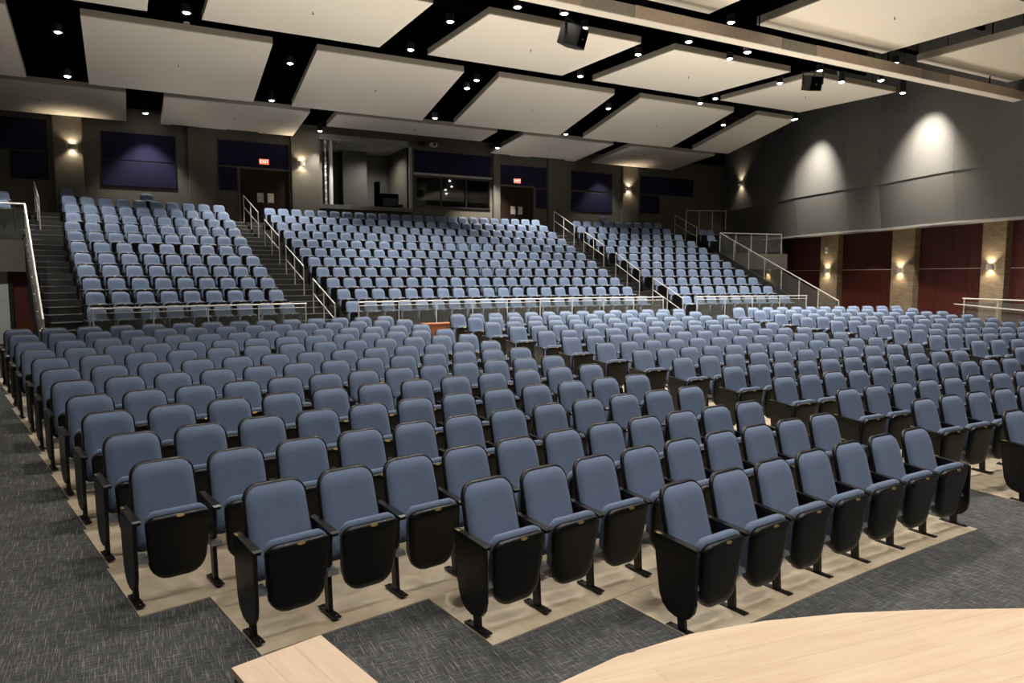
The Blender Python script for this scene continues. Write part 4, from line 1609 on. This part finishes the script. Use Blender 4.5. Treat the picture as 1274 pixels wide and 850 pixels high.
def low_seat():
    """one light mesh (verts, quads/ngons, material index) for seats beyond the individually built ones"""
    g = seat_geometry(2)
    V, Fc, Mi = [], [], []
    def add(v, f, mi):
        n = len(V)
        V.extend(v)
        for q in f:
            Fc.append(tuple(i + n for i in q))
            Mi.append(mi)
    add(*g['back_shell'], 1)
    add(*g['backrest'], 0)
    add(*g['seat_pan'], 1)
    add(*g['seat_cushion'], 0)
    for sx in (-HALF, HALF):
        mb = MB()
        mb.box(sx - 0.024, sx + 0.024, -0.41, -0.05, 0.565, 0.60)
        mb.box(sx - 0.016, sx + 0.016, -0.34, -0.20, 0.0, 0.57)
        add(mb.v, mb.f, 1)
    mb = MB().box(-0.03, 0.03, -0.456, -0.440, 0.582, 0.600)
    add(mb.v, mb.f, 2)
    return V, Fc, Mi


SP = seat_parts()
ORD = ['', 'first', 'second', 'third', 'fourth', 'fifth', 'sixth', 'seventh', 'eighth', 'ninth', 'tenth', 'eleventh', 'twelfth', 'thirteenth', 'fourteenth', 'fifteenth', 'sixteenth', 'seventeenth', 'eighteenth']


def collect_seats():
    out = []   # (pos, rz, block, row, idx, n)
    for i in range(14):
        rowno = 14 - i
        for blk, t0, t1, n in (('L', TS[i], TL[i], NL[i]), ('M', TM[i], TMR[i], None), ('R', TRL[i], None, None)):
            if blk == 'M':
                n = int(round((t1 - t0) * RHO[i] / 0.535)) + 1
            if blk == 'R':
                xe = 21.7 - 0.33 * i
                t1 = math.asin((xe - CL[0]) / RHO[i])
                n = int(round((t1 - t0) * RHO[i] / 0.535)) + 1
            for k in range(n):
                th = t0 + (t1 - t0) * k / (n - 1)
                p = pol(CL, RHO[i], th)
                p.z = HH[i] + 0.008
                out.append((p, -th, blk, rowno, k, n))
    for k in range(11):
        for blk, rows in (('UL', UL), ('UM', UM), ('UR', URT)):
            x0, x1, n = rows[k]
            t0, t1 = th_x(CU, UR[k], x0), th_x(CU, UR[k], x1)
            for j in range(n):
                th = t0 + (t1 - t0) * j / (n - 1)
                p = pol(CU, UR[k], th, UZ[k])
                out.append((p, -th, blk, k + 1, j, n))
    # lone seats behind the top row and on the corner landings
    for px, py in ((82, 233.5), (182, 241), (750.5, 269.5)):
        p = on_arc(px, py, CU, UR[11] - 0.02)
        p.z = UZ[11]
        out.append((p, -math.atan2(p.x - CU[0], p.y - CU[1]), 'X', 12, 0, 2))
    for px in (873, 882.5, 884):
        rr = UR[9] if px != 884 else UR[8]
        p = on_arc(px, 290, CU, rr)
        p.z = UZ[9 if px != 884 else 8]
        out.append((p, -math.atan2(p.x - CU[0], p.y - CU[1]), 'X', 10, 0, 2))
    for px, k in ((2, 9), (-12, 9), (2, 10), (-12, 10)):
        p = on_arc(px, 255, CU, UR[k])
        p.z = UZ[k]
        out.append((p, -math.atan2(p.x - CU[0], p.y - CU[1]), 'X', 10, 0, 2))
    return out


def build_seats():
    allseats = collect_seats()
    cand = []
    for s in allseats:
        u, v, d = project(s[0] + Vector((0, 0, 0.6)))
        if d < 0.5:
            continue
        vis = -40 < u < 1310 and v < 900
        near = -260 < u < 1560
        cand.append((0 if vis else 1, d, s, near))
    cand.sort(key=lambda c: (c[0], c[1]))
    single = [c[2] for c in cand[:300]]
    rest = [c[2] for c in cand[300:] if c[3]]
    place = {'L': 'side carpet aisle in the %s row from the stage', 'M': None, 'R': None}
    for p, rz, blk, row, k, n in single:
        t = bpy.data.objects.new('auditorium_seat', None)
        t.empty_display_size = 0.1
        COL.objects.link(t)
        t.location = p
        t.rotation_euler = (0, 0, rz)
        rown = 'front row' if row == 1 else ORD[row] + ' row from stage'
        if blk == 'L':
            lab = 'blue folding seat, %s from carpeted side aisle, %s' % (ORD[k + 1], rown)
        elif blk == 'M':
            lab = 'blue folding seat, central block, %s from concrete aisle, %s' % (ORD[k + 1], rown)
        elif blk == 'R':
            lab = 'blue folding seat, block by red panels, %s from its aisle, %s' % (ORD[k + 1], rown)
        else:
            lab = 'blue folding seat in the stepped upper tier behind the glass guard'
        tag(t, lab, 'seat', 'blue auditorium seats')

        def part(nm, parent=t, x=0.0, name=None):
            o = bpy.data.objects.new(name or nm, SP[nm])
            COL.objects.link(o)
            o.parent = parent
            if x:
                o.location.x = x
            return o
        b = part('backrest')
        part('back_shell', b)
        s = part('seat_pan')
        part('seat_cushion', s)
        part('number_plate', s)
        sides = [(-HALF, k == 0)]
        if k == n - 1:
            sides.append((HALF, True))
        for x, end in sides:
            st = part('standard', t, x)
            f = part('foot_plate', st)
            part('hinge_bracket', st, (0.04 if x < 0 else -0.04) if end else 0.0)
            part('armrest', t, x)
            if end:
                e = part('end_panel', t, x + (-0.016 if x < 0 else 0.016))
                part('row_plate', e)
    # the seats farther off: one joined mesh
    V, Fc, Mi = low_seat()
    V = np.array(V)
    nv = len(V)
    loops = np.array([i for q in Fc for i in q])
    ltot = np.array([len(q) for q in Fc])
    R = len(rest)
    allv = np.empty((R * nv, 3))
    for i, (p, rz, *_r) in enumerate(rest):
        c, s = math.cos(rz), math.sin(rz)
        allv[i * nv:(i + 1) * nv, 0] = V[:, 0] * c - V[:, 1] * s + p.x
        allv[i * nv:(i + 1) * nv, 1] = V[:, 0] * s + V[:, 1] * c + p.y
        allv[i * nv:(i + 1) * nv, 2] = V[:, 2] + p.z
    al = (loops[None, :] + (np.arange(R) * nv)[:, None]).ravel()
    at = np.tile(ltot, R)
    ls = np.concatenate([[0], np.cumsum(at)[:-1]])
    me = bpy.data.meshes.new('auditorium_seats_far')
    me.vertices.add(len(allv))
    me.vertices.foreach_set('co', allv.ravel())
    me.loops.add(len(al))
    me.loops.foreach_set('vertex_index', al.astype(np.int32))
    me.polygons.add(len(at))
    me.polygons.foreach_set('loop_start', ls.astype(np.int32))
    me.polygons.foreach_set('loop_total', at.astype(np.int32))
    for k in ('fabric', 'plastic', 'gold'):
        me.materials.append(M[k])
    me.polygons.foreach_set('material_index', np.tile(np.array(Mi, dtype=np.int32), R))
    me.polygons.foreach_set('use_smooth', np.ones(len(at), dtype=bool))
    me.update(calc_edges=True)
    me.validate()
    o = link('auditorium_seats', me)
    tag(o, 'many more blue folding seats filling the upper tier and farthest rows', 'seats', 'blue auditorium seats', 'stuff')
    print('seats single', len(single), 'rest', len(rest), 'tris ~', len(at) * 2)


build_seats()
